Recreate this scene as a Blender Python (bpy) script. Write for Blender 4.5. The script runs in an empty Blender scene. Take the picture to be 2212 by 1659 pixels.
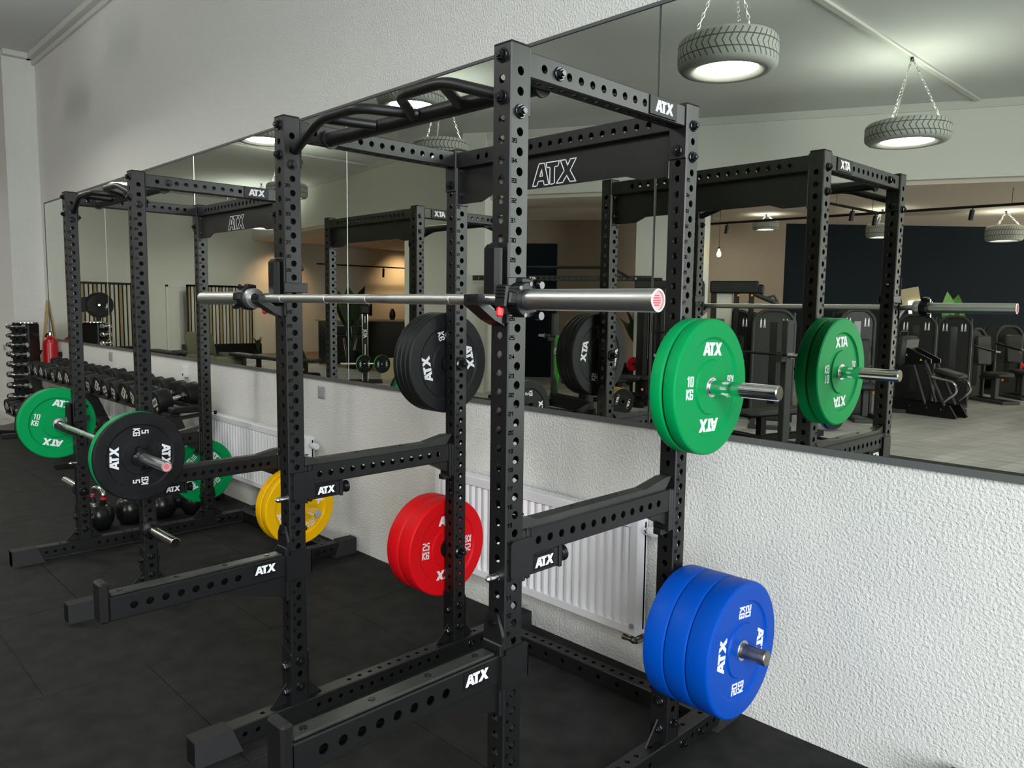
import bpy, bmesh, math, random
from mathutils import Vector, Matrix
random.seed(7)
PI = math.pi
S = bpy.context.scene
COL = S.collection

# ------------------------------------------------------------------ camera, world, exposure, daylight
cam_d = bpy.data.cameras.new('camera')
cam = bpy.data.objects.new('camera', cam_d)
COL.objects.link(cam)
S.camera = cam
cam_d.sensor_width = 36.0
cam_d.lens = 1672.215 * 36.0 / 2212.0
cam_d.clip_start = 0.05
yaw, pitch, roll = 0.7698491, -0.1008350, 0.0126425
fw = Vector((-math.cos(yaw) * math.cos(pitch), math.sin(yaw) * math.cos(pitch), math.sin(pitch)))
rt = fw.cross(Vector((0, 0, 1))).normalized()
up = rt.cross(fw)
r2 = rt * math.cos(roll) + up * math.sin(roll)
u2 = -rt * math.sin(roll) + up * math.cos(roll)
mw = Matrix((r2, u2, -fw)).transposed().to_4x4()
mw.translation = Vector((1.44787, -2.74180, 1.62044))
cam.matrix_world = mw

world = bpy.data.worlds.new('world')
S.world = world
world.use_nodes = True
world.node_tree.nodes['Background'].inputs[0].default_value = (0.75, 0.86, 1.0, 1)
world.node_tree.nodes['Background'].inputs[1].default_value = 1.0
S.view_settings.view_transform = 'Standard'
S.view_settings.look = 'None'
S.view_settings.exposure = 0.0
S.view_settings.gamma = 1.0
S.view_settings.use_curve_mapping = False
S.cycles.max_bounces = 8
S.cycles.diffuse_bounces = 4
S.cycles.glossy_bounces = 5
S.cycles.caustics_reflective = False
S.cycles.caustics_refractive = False
S.cycles.sample_clamp_indirect = 6.0
S.cycles.use_denoising = True

def area_light(name, loc, direction, sx, sy, power, color, shape='RECTANGLE', spread=PI):
    d = bpy.data.lights.new(name, 'AREA')
    d.shape = shape
    d.size = sx
    d.size_y = sy
    d.energy = power
    d.color = color
    d.spread = spread
    o = bpy.data.objects.new(name, d)
    COL.objects.link(o)
    o.location = loc
    o.rotation_euler = Vector(direction).to_track_quat('-Z', 'Y').to_euler()
    return o

# daylight entering through the shop window in wall_right
WIN_P, WIN_C = 900.0, (0.90, 0.95, 1.0)
area_light('rear_window_daylight', (5.6, -18.6, 1.6), (-1, 0.0, 0.45), 2.4, 5.0, 1250.0, (0.98, 0.95, 0.88))
area_light('window_daylight', (5.6, -4.3, 1.75), (-1, 0.05, -0.55), 2.6, 6.6, WIN_P, WIN_C)

# ------------------------------------------------------------------ materials
MAT = {}
def mat(name, col, rough=0.5, metal=0.0, bump=None, vary=None, spec=None, emit=None, coat=None):
    m = bpy.data.materials.new(name)
    m.use_nodes = True
    nt = m.node_tree
    b = nt.nodes['Principled BSDF']
    b.inputs['Base Color'].default_value = (*col, 1)
    b.inputs['Roughness'].default_value = rough
    b.inputs['Metallic'].default_value = metal
    if spec is not None:
        b.inputs['Specular IOR Level'].default_value = spec
    if coat:
        b.inputs['Coat Weight'].default_value = coat
        b.inputs['Coat Roughness'].default_value = 0.15
    if emit:
        b.inputs['Emission Color'].default_value = (*emit[0], 1)
        b.inputs['Emission Strength'].default_value = emit[1]
    if bump or vary:
        tc = nt.nodes.new('ShaderNodeTexCoord')
    if bump:
        n = nt.nodes.new('ShaderNodeTexNoise')
        n.inputs['Scale'].default_value = bump[0]
        n.inputs['Detail'].default_value = 3.0
        n.inputs['Roughness'].default_value = 0.55
        nt.links.new(tc.outputs['Object'], n.inputs['Vector'])
        bp = nt.nodes.new('ShaderNodeBump')
        bp.inputs['Strength'].default_value = bump[1]
        bp.inputs['Distance'].default_value = bump[2]
        nt.links.new(n.outputs['Fac'], bp.inputs['Height'])
        nt.links.new(bp.outputs['Normal'], b.inputs['Normal'])
    if vary:
        n2 = nt.nodes.new('ShaderNodeTexNoise')
        n2.inputs['Scale'].default_value = vary[0]
        n2.inputs['Detail'].default_value = 4.0
        nt.links.new(tc.outputs['Object'], n2.inputs['Vector'])
        rp = nt.nodes.new('ShaderNodeValToRGB')
        rp.color_ramp.elements[0].position = 0.35
        rp.color_ramp.elements[1].position = 0.7
        rp.color_ramp.elements[0].color = (*col, 1)
        rp.color_ramp.elements[1].color = (*vary[1], 1)
        nt.links.new(n2.outputs['Fac'], rp.inputs['Fac'])
        nt.links.new(rp.outputs['Color'], b.inputs['Base Color'])
    MAT[name] = m
    return m

mat('stucco', (0.75, 0.745, 0.695), 0.85, bump=(90, 0.95, 0.009), spec=0.2)
mat('plaster', (0.72, 0.72, 0.66), 0.9, bump=(40, 0.15, 0.003), spec=0.2)
mat('ceiling_paint', (0.66, 0.67, 0.66), 0.9, spec=0.2)
mat('ceiling_warm', (0.72, 0.62, 0.54), 0.9, spec=0.2)
mat('beige_paint', (0.27, 0.215, 0.165), 0.9, spec=0.2)
mat('navy_paint', (0.004, 0.008, 0.013), 0.85, spec=0.2)
mat('coving', (0.62, 0.62, 0.57), 0.7)
mat('rubber', (0.010, 0.010, 0.0095), 0.8, bump=(400, 0.25, 0.001), vary=(9, (0.021, 0.021, 0.019)), spec=0.25)
mat('rack_black', (0.0062, 0.0061, 0.0060), 0.40, spec=0.46)
mat('pad_black', (0.005, 0.005, 0.0055), 0.42, spec=0.25)
mat('liner', (0.022, 0.023, 0.021), 0.3, vary=(14, (0.035, 0.037, 0.032)))
mat('rubber_cap', (0.014, 0.0135, 0.0135), 0.8, bump=(120, 0.2, 0.001))
mat('bolt_metal', (0.045, 0.045, 0.048), 0.22, 0.9)
mat('chrome', (0.80, 0.80, 0.79), 0.10, 1.0)
mat('steel', (0.62, 0.62, 0.60), 0.36, 1.0, bump=(300, 0.06, 0.0005))
mat('knurl', (0.62, 0.63, 0.60), 0.42, 1.0, bump=(900, 0.5, 0.0006))
mat('raw_steel', (0.36, 0.32, 0.27), 0.38, 1.0, vary=(30, (0.22, 0.19, 0.15)))
mat('white_paint', (0.85, 0.85, 0.85), 0.5)
mat('number_paint', (0.001, 0.001, 0.001), 0.8, spec=0.0)
mat('green_rubber', (0.000, 0.29, 0.075), 0.45, spec=0.12)
mat('blue_rubber', (0.000, 0.065, 0.42), 0.42, spec=0.14)
mat('red_rubber', (0.72, 0.006, 0.010), 0.45, spec=0.12)
mat('yellow_rubber', (0.95, 0.52, 0.003), 0.45, spec=0.12)
mat('black_rubber', (0.006, 0.006, 0.0065), 0.5, vary=(16, (0.012, 0.012, 0.013)), spec=0.22)
mat('red_plastic', (0.75, 0.02, 0.03), 0.35)
mat('pink_disc', (0.80, 0.42, 0.42), 0.4)
mat('radiator_white', (0.80, 0.80, 0.80), 0.3)
mat('switch_grey', (0.33, 0.33, 0.33), 0.45)
mat('switch_white', (0.78, 0.78, 0.76), 0.4)
mat('extinguisher_red', (0.42, 0.006, 0.010), 0.3)
mat('wood', (0.42, 0.29, 0.13), 0.6, vary=(12, (0.50, 0.36, 0.18)))
mat('plywood', (0.50, 0.42, 0.25), 0.6)
mat('frame_grey', (0.10, 0.105, 0.10), 0.5)
mat('kettle_black', (0.010, 0.010, 0.010), 0.25)
mat('lamp_glow', (1, 1, 1), 0.5, emit=((1.0, 0.98, 0.92), 52.0))
mat('lamp_up_glow', (1, 1, 1), 0.5, emit=((0.93, 1.0, 0.93), 26.0))
mat('warm_bulb', (1, 0.8, 0.4), 0.5, emit=((1.0, 0.62, 0.2), 14.0))
mat('board_glow', (0.9, 0.9, 0.8), 0.5, emit=((1.0, 0.97, 0.75), 2.0))
mat('mirror_edge', (0.32, 0.35, 0.31), 0.25, 0.9)
mat('upholstery', (0.014, 0.015, 0.015), 0.55, spec=0.35)
mat('machine_grey', (0.030, 0.031, 0.030), 0.5, spec=0.35)
mat('machine_black', (0.005, 0.005, 0.0055), 0.4, spec=0.3)
mat('armchair_green', (0.12, 0.12, 0.07), 0.9, bump=(200, 0.3, 0.002))
mat('slat_white', (0.55, 0.53, 0.45), 0.7)
mat('slat_wood', (0.32, 0.24, 0.13), 0.7)
mat('leaf', (0.020, 0.045, 0.015), 0.45)
mat('leaf_bright', (0.06, 0.20, 0.03), 0.5)
mat('gold_rubber', (0.30, 0.19, 0.04), 0.5)
mat('screen_black', (0.006, 0.006, 0.007), 0.2)
mat('paper', (0.7, 0.68, 0.62), 0.8)
mat('orange', (0.8, 0.25, 0.03), 0.4)
mat('band_green', (0.05, 0.35, 0.03), 0.5)
mat('purple', (0.12, 0.06, 0.22), 0.5)
mat('blue_trim', (0.02, 0.10, 0.55), 0.5)
mat('sticker_yellow', (0.7, 0.6, 0.05), 0.5)

def mirror_mat():
    m = bpy.data.materials.new('mirror_glass')
    m.use_nodes = True
    nt = m.node_tree
    b = nt.nodes['Principled BSDF']
    b.inputs['Base Color'].default_value = (0.80, 0.83, 0.73, 1)
    b.inputs['Metallic'].default_value = 1.0
    b.inputs['Roughness'].default_value = 0.0
    MAT['mirror_glass'] = m
mirror_mat()

def tyre_mat():
    m = bpy.data.materials.new('tyre_rubber')
    m.use_nodes = True
    nt = m.node_tree
    N, L = nt.nodes.new, nt.links.new
    b = nt.nodes['Principled BSDF']
    b.inputs['Roughness'].default_value = 0.8
    tc = N('ShaderNodeTexCoord')
    sp = N('ShaderNodeSeparateXYZ')
    L(tc.outputs['Object'], sp.inputs[0])
    def mth(op, a, bb=None):
        n = N('ShaderNodeMath')
        n.operation = op
        for i, v in enumerate((a, bb)):
            if v is None:
                continue
            if isinstance(v, (int, float)):
                n.inputs[i].default_value = v
            else:
                L(v, n.inputs[i])
        return n.outputs[0]
    ang = mth('ARCTAN2', sp.outputs[1], sp.outputs[0])
    az = mth('ABSOLUTE', sp.outputs[2])
    ph = mth('ADD', mth('MULTIPLY', ang, 46.0), mth('MULTIPLY', az, 55.0))
    blocks = mth('LESS_THAN', mth('SINE', ph), -0.82)
    ribs = mth('LESS_THAN', mth('SINE', mth('MULTIPLY', az, 95.0)), -0.88)
    rr = mth('SQRT', mth('ADD', mth('POWER', sp.outputs[0], 2.0), mth('POWER', sp.outputs[1], 2.0)))
    g = mth('MAXIMUM', blocks, ribs)
    onband = mth('LESS_THAN', az, 0.105)
    g = mth('MULTIPLY', g, onband)
    mx = N('ShaderNodeMix')
    mx.data_type = 'RGBA'
    L(g, mx.inputs[0])
    mx.inputs[6].default_value = (0.42, 0.43, 0.39, 1)
    mx.inputs[7].default_value = (0.10, 0.105, 0.095, 1)
    L(mx.outputs[2], b.inputs['Base Color'])
    bp = N('ShaderNodeBump')
    bp.inputs['Strength'].default_value = 0.9
    bp.inputs['Distance'].default_value = -0.012
    L(g, bp.inputs['Height'])
    L(bp.outputs['Normal'], b.inputs['Normal'])
    MAT['tyre_rubber'] = m
tyre_mat()

def plank_mat(name, c1, c2, mortar, bw, rh, rot):
    m = bpy.data.materials.new(name)
    m.use_nodes = True
    nt = m.node_tree
    N, L = nt.nodes.new, nt.links.new
    b = nt.nodes['Principled BSDF']
    b.inputs['Roughness'].default_value = 0.45
    tc = N('ShaderNodeTexCoord')
    mp = N('ShaderNodeMapping')
    mp.inputs['Rotation'].default_value = (0, 0, rot)
    L(tc.outputs['Object'], mp.inputs[0])
    br = N('ShaderNodeTexBrick')
    br.inputs['Scale'].default_value = 1.0
    br.inputs['Brick Width'].default_value = bw
    br.inputs['Row Height'].default_value = rh
    br.inputs['Mortar Size'].default_value = 0.002
    br.inputs['Color1'].default_value = (*c1, 1)
    br.inputs['Color2'].default_value = (*c2, 1)
    br.inputs['Mortar'].default_value = (*mortar, 1)
    L(mp.outputs[0], br.inputs['Vector'])
    ns = N('ShaderNodeTexNoise')
    ns.inputs['Scale'].default_value = 3.0
    ns.inputs['Detail'].default_value = 6.0
    m2 = N('ShaderNodeMapping')
    m2.inputs['Rotation'].default_value = (0, 0, rot)
    m2.inputs['Scale'].default_value = (0.7, 6.0, 1)
    L(tc.outputs['Object'], m2.inputs[0])
    L(m2.outputs[0], ns.inputs['Vector'])
    mx = N('ShaderNodeMix')
    mx.data_type = 'RGBA'
    mx.blend_type = 'OVERLAY'
    mx.inputs[0].default_value = 0.75
    L(br.outputs['Color'], mx.inputs[6])
    L(ns.outputs['Fac'], mx.inputs[7])
    L(mx.outputs[2], b.inputs['Base Color'])
    MAT[name] = m
plank_mat('grey_planks', (0.38, 0.37, 0.355), (0.27, 0.265, 0.255), (0.08, 0.08, 0.08), 1.25, 0.22, 1.45)
plank_mat('oak_planks', (0.28, 0.16, 0.06), (0.20, 0.11, 0.04), (0.06, 0.03, 0.01), 1.2, 0.18, 0.0)

# ------------------------------------------------------------------ mesh helpers
def basis(o, u, v, w):
    m = Matrix.Identity(4)
    for i, a in enumerate((u, v, w)):
        for j in range(3):
            m[j][i] = a[j]
    m.translation = Vector(o)
    return m
TO_X = basis((0, 0, 0), (0, 1, 0), (0, 0, 1), (1, 0, 0))     # local z becomes +X, local x becomes +Y

class MB:
    def __init__(s):
        s.v, s.f, s.mi = [], [], []
        s.cur = 0
    def add(s, vs, fs, M=None):
        k = len(s.v)
        for p in vs:
            p = Vector(p)
            if M is not None:
                p = M @ p
            s.v.append(p[:])
        for f in fs:
            s.f.append([i + k for i in f])
            s.mi.append(s.cur)
    def box(s, x0, x1, y0, y1, z0, z1, b=0.0, M=None):
        x0, x1 = min(x0, x1), max(x0, x1)
        y0, y1 = min(y0, y1), max(y0, y1)
        z0, z1 = min(z0, z1), max(z0, z1)
        b = min(b, (x1 - x0) * .45, (y1 - y0) * .45, (z1 - z0) * .45)
        if b <= 0:
            vs = [(x, y, z) for x in (x0, x1) for y in (y0, y1) for z in (z0, z1)]
            s.add(vs, [(0, 1, 3, 2), (4, 6, 7, 5), (0, 4, 5, 1), (2, 3, 7, 6), (0, 2, 6, 4), (1, 5, 7, 3)], M)
            return
        vs, idx = [], {}
        lo, hi = (x0, y0, z0), (x1, y1, z1)
        for sx in (0, 1):
            for sy in (0, 1):
                for sz in (0, 1):
                    c = (sx, sy, sz)
                    for a in range(3):
                        p = []
                        for k in range(3):
                            e = hi[k] if c[k] else lo[k]
                            if k != a:
                                e += -b if c[k] else b
                            p.append(e)
                        idx[(c, a)] = len(vs)
                        vs.append(p)
        fs = []
        for a in range(3):
            o = [k for k in range(3) if k != a]
            for d in (0, 1):
                q = []
                for e in ((0, 0), (1, 0), (1, 1), (0, 1)):
                    c = [0, 0, 0]
                    c[a], c[o[0]], c[o[1]] = d, e[0], e[1]
                    q.append(idx[(tuple(c), a)])
                fs.append(q)
            for e in ((0, 0), (1, 0), (1, 1), (0, 1)):       # edges along axis a
                c0, c1 = [0, 0, 0], [0, 0, 0]
                c0[o[0]], c0[o[1]] = e
                c1[:] = c0
                c1[a] = 1
                c0, c1 = tuple(c0), tuple(c1)
                fs.append([idx[(c0, o[0])], idx[(c0, o[1])], idx[(c1, o[1])], idx[(c1, o[0])]])
        for sx in (0, 1):
            for sy in (0, 1):
                for sz in (0, 1):
                    c = (sx, sy, sz)
                    fs.append([idx[(c, 0)], idx[(c, 1)], idx[(c, 2)]])
        s.add(vs, fs, M)
    def prism(s, poly, z0, z1, M=None):
        n = len(poly)
        vs = [(p[0], p[1], z0) for p in poly] + [(p[0], p[1], z1) for p in poly]
        fs = [list(range(n))[::-1], [i + n for i in range(n)]]
        fs += [[i, (i + 1) % n, (i + 1) % n + n, i + n] for i in range(n)]
        s.add(vs, fs, M)
    def lathe(s, prof, n=32, M=None, closed=False, caps=True):
        vs, fs = [], []
        for r, h in prof:
            for i in range(n):
                a = 2 * PI * i / n
                vs.append((r * math.cos(a), r * math.sin(a), h))
        m = len(prof)
        for j in range(m if closed else m - 1):
            k = (j + 1) % m
            for i in range(n):
                i2 = (i + 1) % n
                fs.append([j * n + i, j * n + i2, k * n + i2, k * n + i])
        if caps and not closed:
            if prof[0][0] > 1e-6:
                fs.append(list(range(n))[::-1])
            if prof[-1][0] > 1e-6:
                fs.append([(m - 1) * n + i for i in range(n)])
        s.add(vs, fs, M)
    def cyl(s, p0, p1, r0, r1=None, n=24, ch=0.0):
        p0, p1 = Vector(p0), Vector(p1)
        d = p1 - p0
        L = d.length
        M = Matrix.Translation(p0) @ d.to_track_quat('Z', 'Y').to_matrix().to_4x4()
        r1 = r0 if r1 is None else r1
        if ch:
            s.lathe([(r0 - ch, 0), (r0, ch), (r1, L - ch), (r1 - ch, L)], n, M)
        else:
            s.lathe([(r0, 0), (r1, L)], n, M)
    def tube(s, pts, r, n=12, closed=False, bend=0.0, seg=5):
        pts = [Vector(p) for p in pts]
        if bend and len(pts) > 2:
            out = [pts[0]]
            for i in range(1, len(pts) - 1):
                a, b, c = pts[i - 1], pts[i], pts[i + 1]
                l1, l2 = (a - b).length, (c - b).length
                k = min(bend, l1 * .45, l2 * .45)
                p, q = b + (a - b).normalized() * k, b + (c - b).normalized() * k
                for t in range(seg + 1):
                    w = t / seg
                    out.append(p * (1 - w) ** 2 + b * 2 * w * (1 - w) + q * w * w)
            out.append(pts[-1])
            pts = out
        m = len(pts)
        rs = r if isinstance(r, (list, tuple)) else [r] * m
        vs, fs = [], []
        nrm = None
        for i, p in enumerate(pts):
            if closed:
                t = pts[(i + 1) % m] - pts[i - 1]
            else:
                t = pts[min(i + 1, m - 1)] - pts[max(i - 1, 0)]
            t.normalize()
            if nrm is None:
                nrm = t.orthogonal().normalized()
            else:
                nrm = (nrm - t * nrm.dot(t)).normalized()
            bn = t.cross(nrm)
            for j in range(n):
                a = 2 * PI * j / n
                vs.append(p + (nrm * math.cos(a) + bn * math.sin(a)) * rs[i])
        for i in range(m if closed else m - 1):
            k = (i + 1) % m
            for j in range(n):
                j2 = (j + 1) % n
                fs.append([i * n + j, i * n + j2, k * n + j2, k * n + j])
        if not closed:
            fs.append(list(range(n))[::-1])
            fs.append([(m - 1) * n + j for j in range(n)])
        s.add(vs, fs)
    def ball(s, c, r, n=20, sq=(1, 1, 1)):
        k = n // 2
        prof = [(max(1e-5, r * math.sin(PI * i / k)), -r * math.cos(PI * i / k)) for i in range(k + 1)]
        s.lathe(prof, n, Matrix.Translation(c) @ Matrix.Diagonal((*sq, 1)), caps=False)
    def perf_face(s, o, es, et, nn, L, W, holes, r, wall, h=0.0225):
        """flat strip from o along es (length L), width W along et (centred), outward normal nn, round holes"""
        o, es, et, nn = Vector(o), Vector(es), Vector(et), Vector(nn)
        P = lambda a, b, d=0.0: o + es * a + et * b - nn * d
        hw = W / 2
        cur = 0.0
        for c in sorted(holes):
            a0, a1 = c - h, c + h
            if a0 < cur - 1e-6 or a1 > L + 1e-6:
                continue
            if a0 - cur > 1e-6:
                s.add([P(cur, -hw), P(a0, -hw), P(a0, hw), P(cur, hw)], [(0, 1, 2, 3)])
            sq = []
            cs = [(h, hw), (-h, hw), (-h, -hw), (h, -hw)]
            for k in range(4):
                p, q = cs[k], cs[(k + 1) % 4]
                for t in range(4):
                    w = t / 4
                    sq.append((p[0] * (1 - w) + q[0] * w, p[1] * (1 - w) + q[1] * w))
            vs = [P(c + a, b) for a, b in sq]
            ring = [(r * math.cos(PI / 4 + PI / 8 * k), r * math.sin(PI / 4 + PI / 8 * k)) for k in range(16)]
            vs += [P(c + a, b) for a, b in ring] + [P(c + a, b, wall) for a, b in ring]
            fs = []
            for k in range(16):
                k2 = (k + 1) % 16
                fs.append([k, k2, 16 + k2, 16 + k])
                fs.append([16 + k, 16 + k2, 32 + k2, 32 + k])
            s.add(vs, fs)
            cur = a1
        if L - cur > 1e-6:
            s.add([P(cur, -hw), P(L, -hw), P(L, hw), P(cur, hw)], [(0, 1, 2, 3)])
    def perf_tube(s, o, ax, ux, L, w, d, hu=(), hv=(), hu2=None, hv2=None, r=0.0115, c=0.0035, wall=0.004, caps=True):
        """square tube along ax from o (centre of the end); w across ux, d across ax x ux; holes hu on the +-ux faces, hv on the others"""
        o, ax, ux = Vector(o), Vector(ax), Vector(ux)
        vx = ax.cross(ux)
        hu2 = hu if hu2 is None else hu2
        hv2 = hv if hv2 is None else hv2
        s.perf_face(o + ux * (w / 2), ax, vx, ux, L, d - 2 * c, hu, r, wall)
        s.perf_face(o - ux * (w / 2), ax, vx, -ux, L, d - 2 * c, hu2, r, wall)
        s.perf_face(o + vx * (d / 2), ax, ux, vx, L, w - 2 * c, hv, r, wall)
        s.perf_face(o - vx * (d / 2), ax, ux, -vx, L, w - 2 * c, hv2, r, wall)
        for a in (1, -1):
            for b in (1, -1):
                p = o + ux * (a * w / 2) + vx * (b * (d / 2 - c))
                q = o + ux * (a * (w / 2 - c)) + vx * (b * d / 2)
                s.add([p, p + ax * L, q + ax * L, q], [(0, 1, 2, 3)])
        if caps:
            for e in (0, L):
                s.add([o + ax * e + ux * a * (w / 2 - c) + vx * b * (d / 2 - c) for a, b in ((1, 1), (-1, 1), (-1, -1), (1, -1))], [(0, 1, 2, 3)])
    def build(s, name, m, parent=None, smooth=35, recalc=True):
        me = bpy.data.meshes.new(name)
        me.from_pydata(s.v, [], s.f)
        ms = m if isinstance(m, (list, tuple)) else [m]
        for k in ms:
            me.materials.append(MAT[k])
        if len(ms) > 1:
            me.polygons.foreach_set('material_index', s.mi)
        if recalc:
            bm = bmesh.new()
            bm.from_mesh(me)
            bmesh.ops.remove_doubles(bm, verts=bm.verts, dist=1e-5)
            bmesh.ops.recalc_face_normals(bm, faces=bm.faces)
            bm.to_mesh(me)
            bm.free()
        if smooth:
            me.polygons.foreach_set('use_smooth', [True] * len(me.polygons))
            me.set_sharp_from_angle(angle=math.radians(smooth))
        o = bpy.data.objects.new(name, me)
        COL.objects.link(o)
        if parent is not None:
            o.parent = parent
        return o

def tag(o, label=None, cat=None, group=None, kind=None):
    if label:
        o['label'] = label
    if cat:
        o['category'] = cat
    if group:
        o['group'] = group
    if kind:
        o['kind'] = kind
    return o
def thing(name, label, cat, loc=(0, 0, 0), rz=0.0, group=None):
    o = bpy.data.objects.new(name, None)
    o.empty_display_size = 0.1
    COL.objects.link(o)
    o.location = loc
    o.rotation_euler = (0, 0, rz)
    return tag(o, label, cat, group)
def part(name, mb, m, parent, **k):
    return mb.build(name, m, parent, **k)
def structure(name, mb, m, **k):
    o = mb.build(name, m, None, **k)
    o['kind'] = 'structure'
    return o
KIDS = {}
def dup(root, loc, rot=None, label=None, group=None):
    r = root.copy()
    COL.objects.link(r)
    r.location = loc
    if rot is not None:
        r.rotation_euler = rot if not isinstance(rot, (int, float)) else (0, 0, rot)
    if label:
        r['label'] = label
    if group:
        r['group'] = group
    def rec(src, dst):
        for ch in list(src.children):
            c = ch.copy()
            COL.objects.link(c)
            c.parent = dst
            rec(ch, c)
    rec(root, r)
    return r
def share(o, name, parent, loc=(0, 0, 0), rot=(0, 0, 0)):
    """another part that uses the mesh of o"""
    c = bpy.data.objects.new(name, o.data)
    COL.objects.link(c)
    c.parent = parent
    c.location = loc
    c.rotation_euler = rot
    return c

# ------------------------------------------------------------------ lettering
GL = {'0': [[(0, 0), (0, 1), (.6, 1), (.6, 0), (0, 0)]], '1': [[(.1, .85), (.38, 1), (.38, 0)]],
      '2': [[(0, 1), (.6, 1), (.6, .5), (0, .5), (0, 0), (.6, 0)]], '3': [[(0, 1), (.6, 1), (.6, 0), (0, 0)], [(.6, .5), (.12, .5)]],
      '4': [[(.48, 0), (.48, 1), (0, .35), (.66, .35)]], '5': [[(.6, 1), (0, 1), (0, .55), (.6, .55), (.6, 0), (0, 0)]],
      '6': [[(.6, 1), (0, 1), (0, 0), (.6, 0), (.6, .5), (0, .5)]], '7': [[(0, 1), (.6, 1), (.2, 0)]],
      '8': [[(0, 0), (0, 1), (.6, 1), (.6, 0), (0, 0)], [(0, .5), (.6, .5)]], '9': [[(.6, .5), (0, .5), (0, 1), (.6, 1), (.6, 0), (0, 0)]],
      'K': [[(0, 0), (0, 1)], [(.6, 1), (.06, .5), (.62, 0)]], 'G': [[(.6, .78), (.6, 1), (0, 1), (0, 0), (.6, 0), (.6, .48), (.34, .48)]]}
def strokes(mb, text, h, t, z0, z1, M, wf=1.0):
    """block letters, height h, stroke t, centred on the origin of M"""
    adv = 0.6 * h * wf + t * 1.45
    w = adv * len(text) - t * 1.45
    x = -w / 2
    ih = h - t
    for ch in text:
        for line in GL.get(ch, []):
            for a, b in zip(line[:-1], line[1:]):
                p = Vector((x + a[0] * h * wf, -ih / 2 + a[1] * ih))
                q = Vector((x + b[0] * h * wf, -ih / 2 + b[1] * ih))
                d = (q - p).normalized()
                n = Vector((-d.y, d.x)) * (t / 2)
                p2, q2 = p - d * (t / 2), q + d * (t / 2)
                poly = [p2 - n, q2 - n, q2 + n, p2 + n]
                if z1 > z0:
                    mb.prism([v[:] for v in poly], z0, z1, M)
                else:
                    mb.add([(v.x, v.y, z0) for v in poly], [(0, 1, 2, 3)], M)
        x += adv
LOGO_A = [(0, 0), (.40, 1), (.74, 1), (1.04, 0), (.74, 0), (.69, .2), (.37, .2), (.28, 0)]
LOGO_AI = [(.46, .42), (.63, .42), (.565, .72)]
LOGO_T = [(.84, 1), (1.66, 1), (1.58, .77), (1.38, .77), (1.38, 0), (1.09, 0), (1.09, .77), (.90, .77)]
LOGO_X = [(1.72, 1), (2.04, 1), (2.16, .74), (2.32, 1), (2.66, 1), (2.32, .5), (2.66, 0), (2.32, 0), (2.12, .29), (1.88, 0), (1.50, 0), (1.96, .52)]
LOGO_PIECES = [[(0, 0), (.28, 0), (.60, .8), (.40, 1)], [(.40, 1), (.56, .7), (.63, .42), (.74, 0), (1.04, 0), (.74, 1)],
               [(.37, .2), (.69, .2), (.63, .42), (.44, .42)], LOGO_T, LOGO_X]
def logo(mb, h, z0, z1, M):
    for poly in LOGO_PIECES:
        mb.prism([((x - 1.33) * h, (y - .5) * h) for x, y in poly], z0, z1, M)
def logo_outline(mb, h, t, z0, z1, M):
    for poly in (LOGO_A, LOGO_AI, LOGO_T, LOGO_X):
        pts = [Vector(((x - 1.33) * h, (y - .5) * h)) for x, y in poly]
        for a, b in zip(pts, pts[1:] + pts[:1]):
            d = (b - a).normalized()
            n = Vector((-d.y, d.x)) * (t / 2)
            mb.prism([v[:] for v in (a - d * t / 2 - n, b + d * t / 2 - n, b + d * t / 2 + n, a - d * t / 2 + n)], z0, z1, M)

# ------------------------------------------------------------------ the room
H = 4.75
b = MB(); b.box(-22.3, 6.3, -24.3, 0.3, -0.16, -0.010)
structure('floor', b, 'grey_planks', smooth=0)
b = MB()
for i in range(17):
    x1 = -0.05 - i + 6
    off = 0.0 if (i - 6) % 2 == 0 else 0.59
    cuts = [0.0] + [-(off + k) for k in range(0 if off else 1, 8)]
    cuts = [c for c in cuts if c > -6.35] + [-6.35]
    for a, c in zip(cuts[:-1], cuts[1:]):
        b.box(max(x1 - 0.9985, -10.24), min(x1 - 0.0015, 6.0), c + 0.0015, a - 0.0015, -0.010, 0.0, 0.0025)
mats_o = structure('floor_matting', b, 'rubber', smooth=0)
b = MB(); b.box(-10.33, 6.3, 0, 0.3, -0.1, H)
structure('wall_north', b, 'stucco', smooth=0)
b = MB(); b.box(-22.3, -10.33, -0.365, 0.3, -0.1, H)
structure('wall_north_recess', b, 'stucco', smooth=0)
b = MB(); b.box(-22.0, -10.33, -0.377, -0.365, -0.01, 0.065)
structure('baseboard_recess', b, 'coving', smooth=0)
b = MB(); b.box(-22.3, -22.0, -24.3, 0.3, -0.1, H)
structure('wall_west', b, 'plaster', smooth=0)
b = MB(); b.box(-22.3, 6.3, -24.3, -24.0, -0.1, H)
structure('wall_south', b, 'plaster', smooth=0)
b = MB()
b.box(6.0, 6.3, -24.3, -21.3, -0.1, H); b.box(6.0, 6.3, -15.9, -7.7, -0.1, H); b.box(6.0, 6.3, -21.3, -15.9, -0.1, 0.25); b.box(6.0, 6.3, -21.3, -15.9, 3.0, H); b.box(6.0, 6.3, -0.9, 0.3, -0.1, H)
b.box(6.0, 6.3, -7.7, -0.9, -0.1, 0.25); b.box(6.0, 6.3, -7.7, -0.9, 3.25, H)
structure('wall_east', b, 'plaster', smooth=0)
b = MB()
for y in (-7.66, -6.0, -4.3, -2.6, -0.94):
    b.box(5.98, 6.06, y - .03, y + .03, 0.25, 3.25, .004)
for z in (0.28, 3.22):
    b.box(5.98, 6.06, -7.7, -0.9, z - .03, z + .03, .004)
structure('window_1', b, 'frame_grey', smooth=0)
b = MB()
for y in (-21.26, -18.6, -15.94):
    b.box(5.98, 6.06, y - .03, y + .03, 0.25, 3.0, .004)
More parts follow.
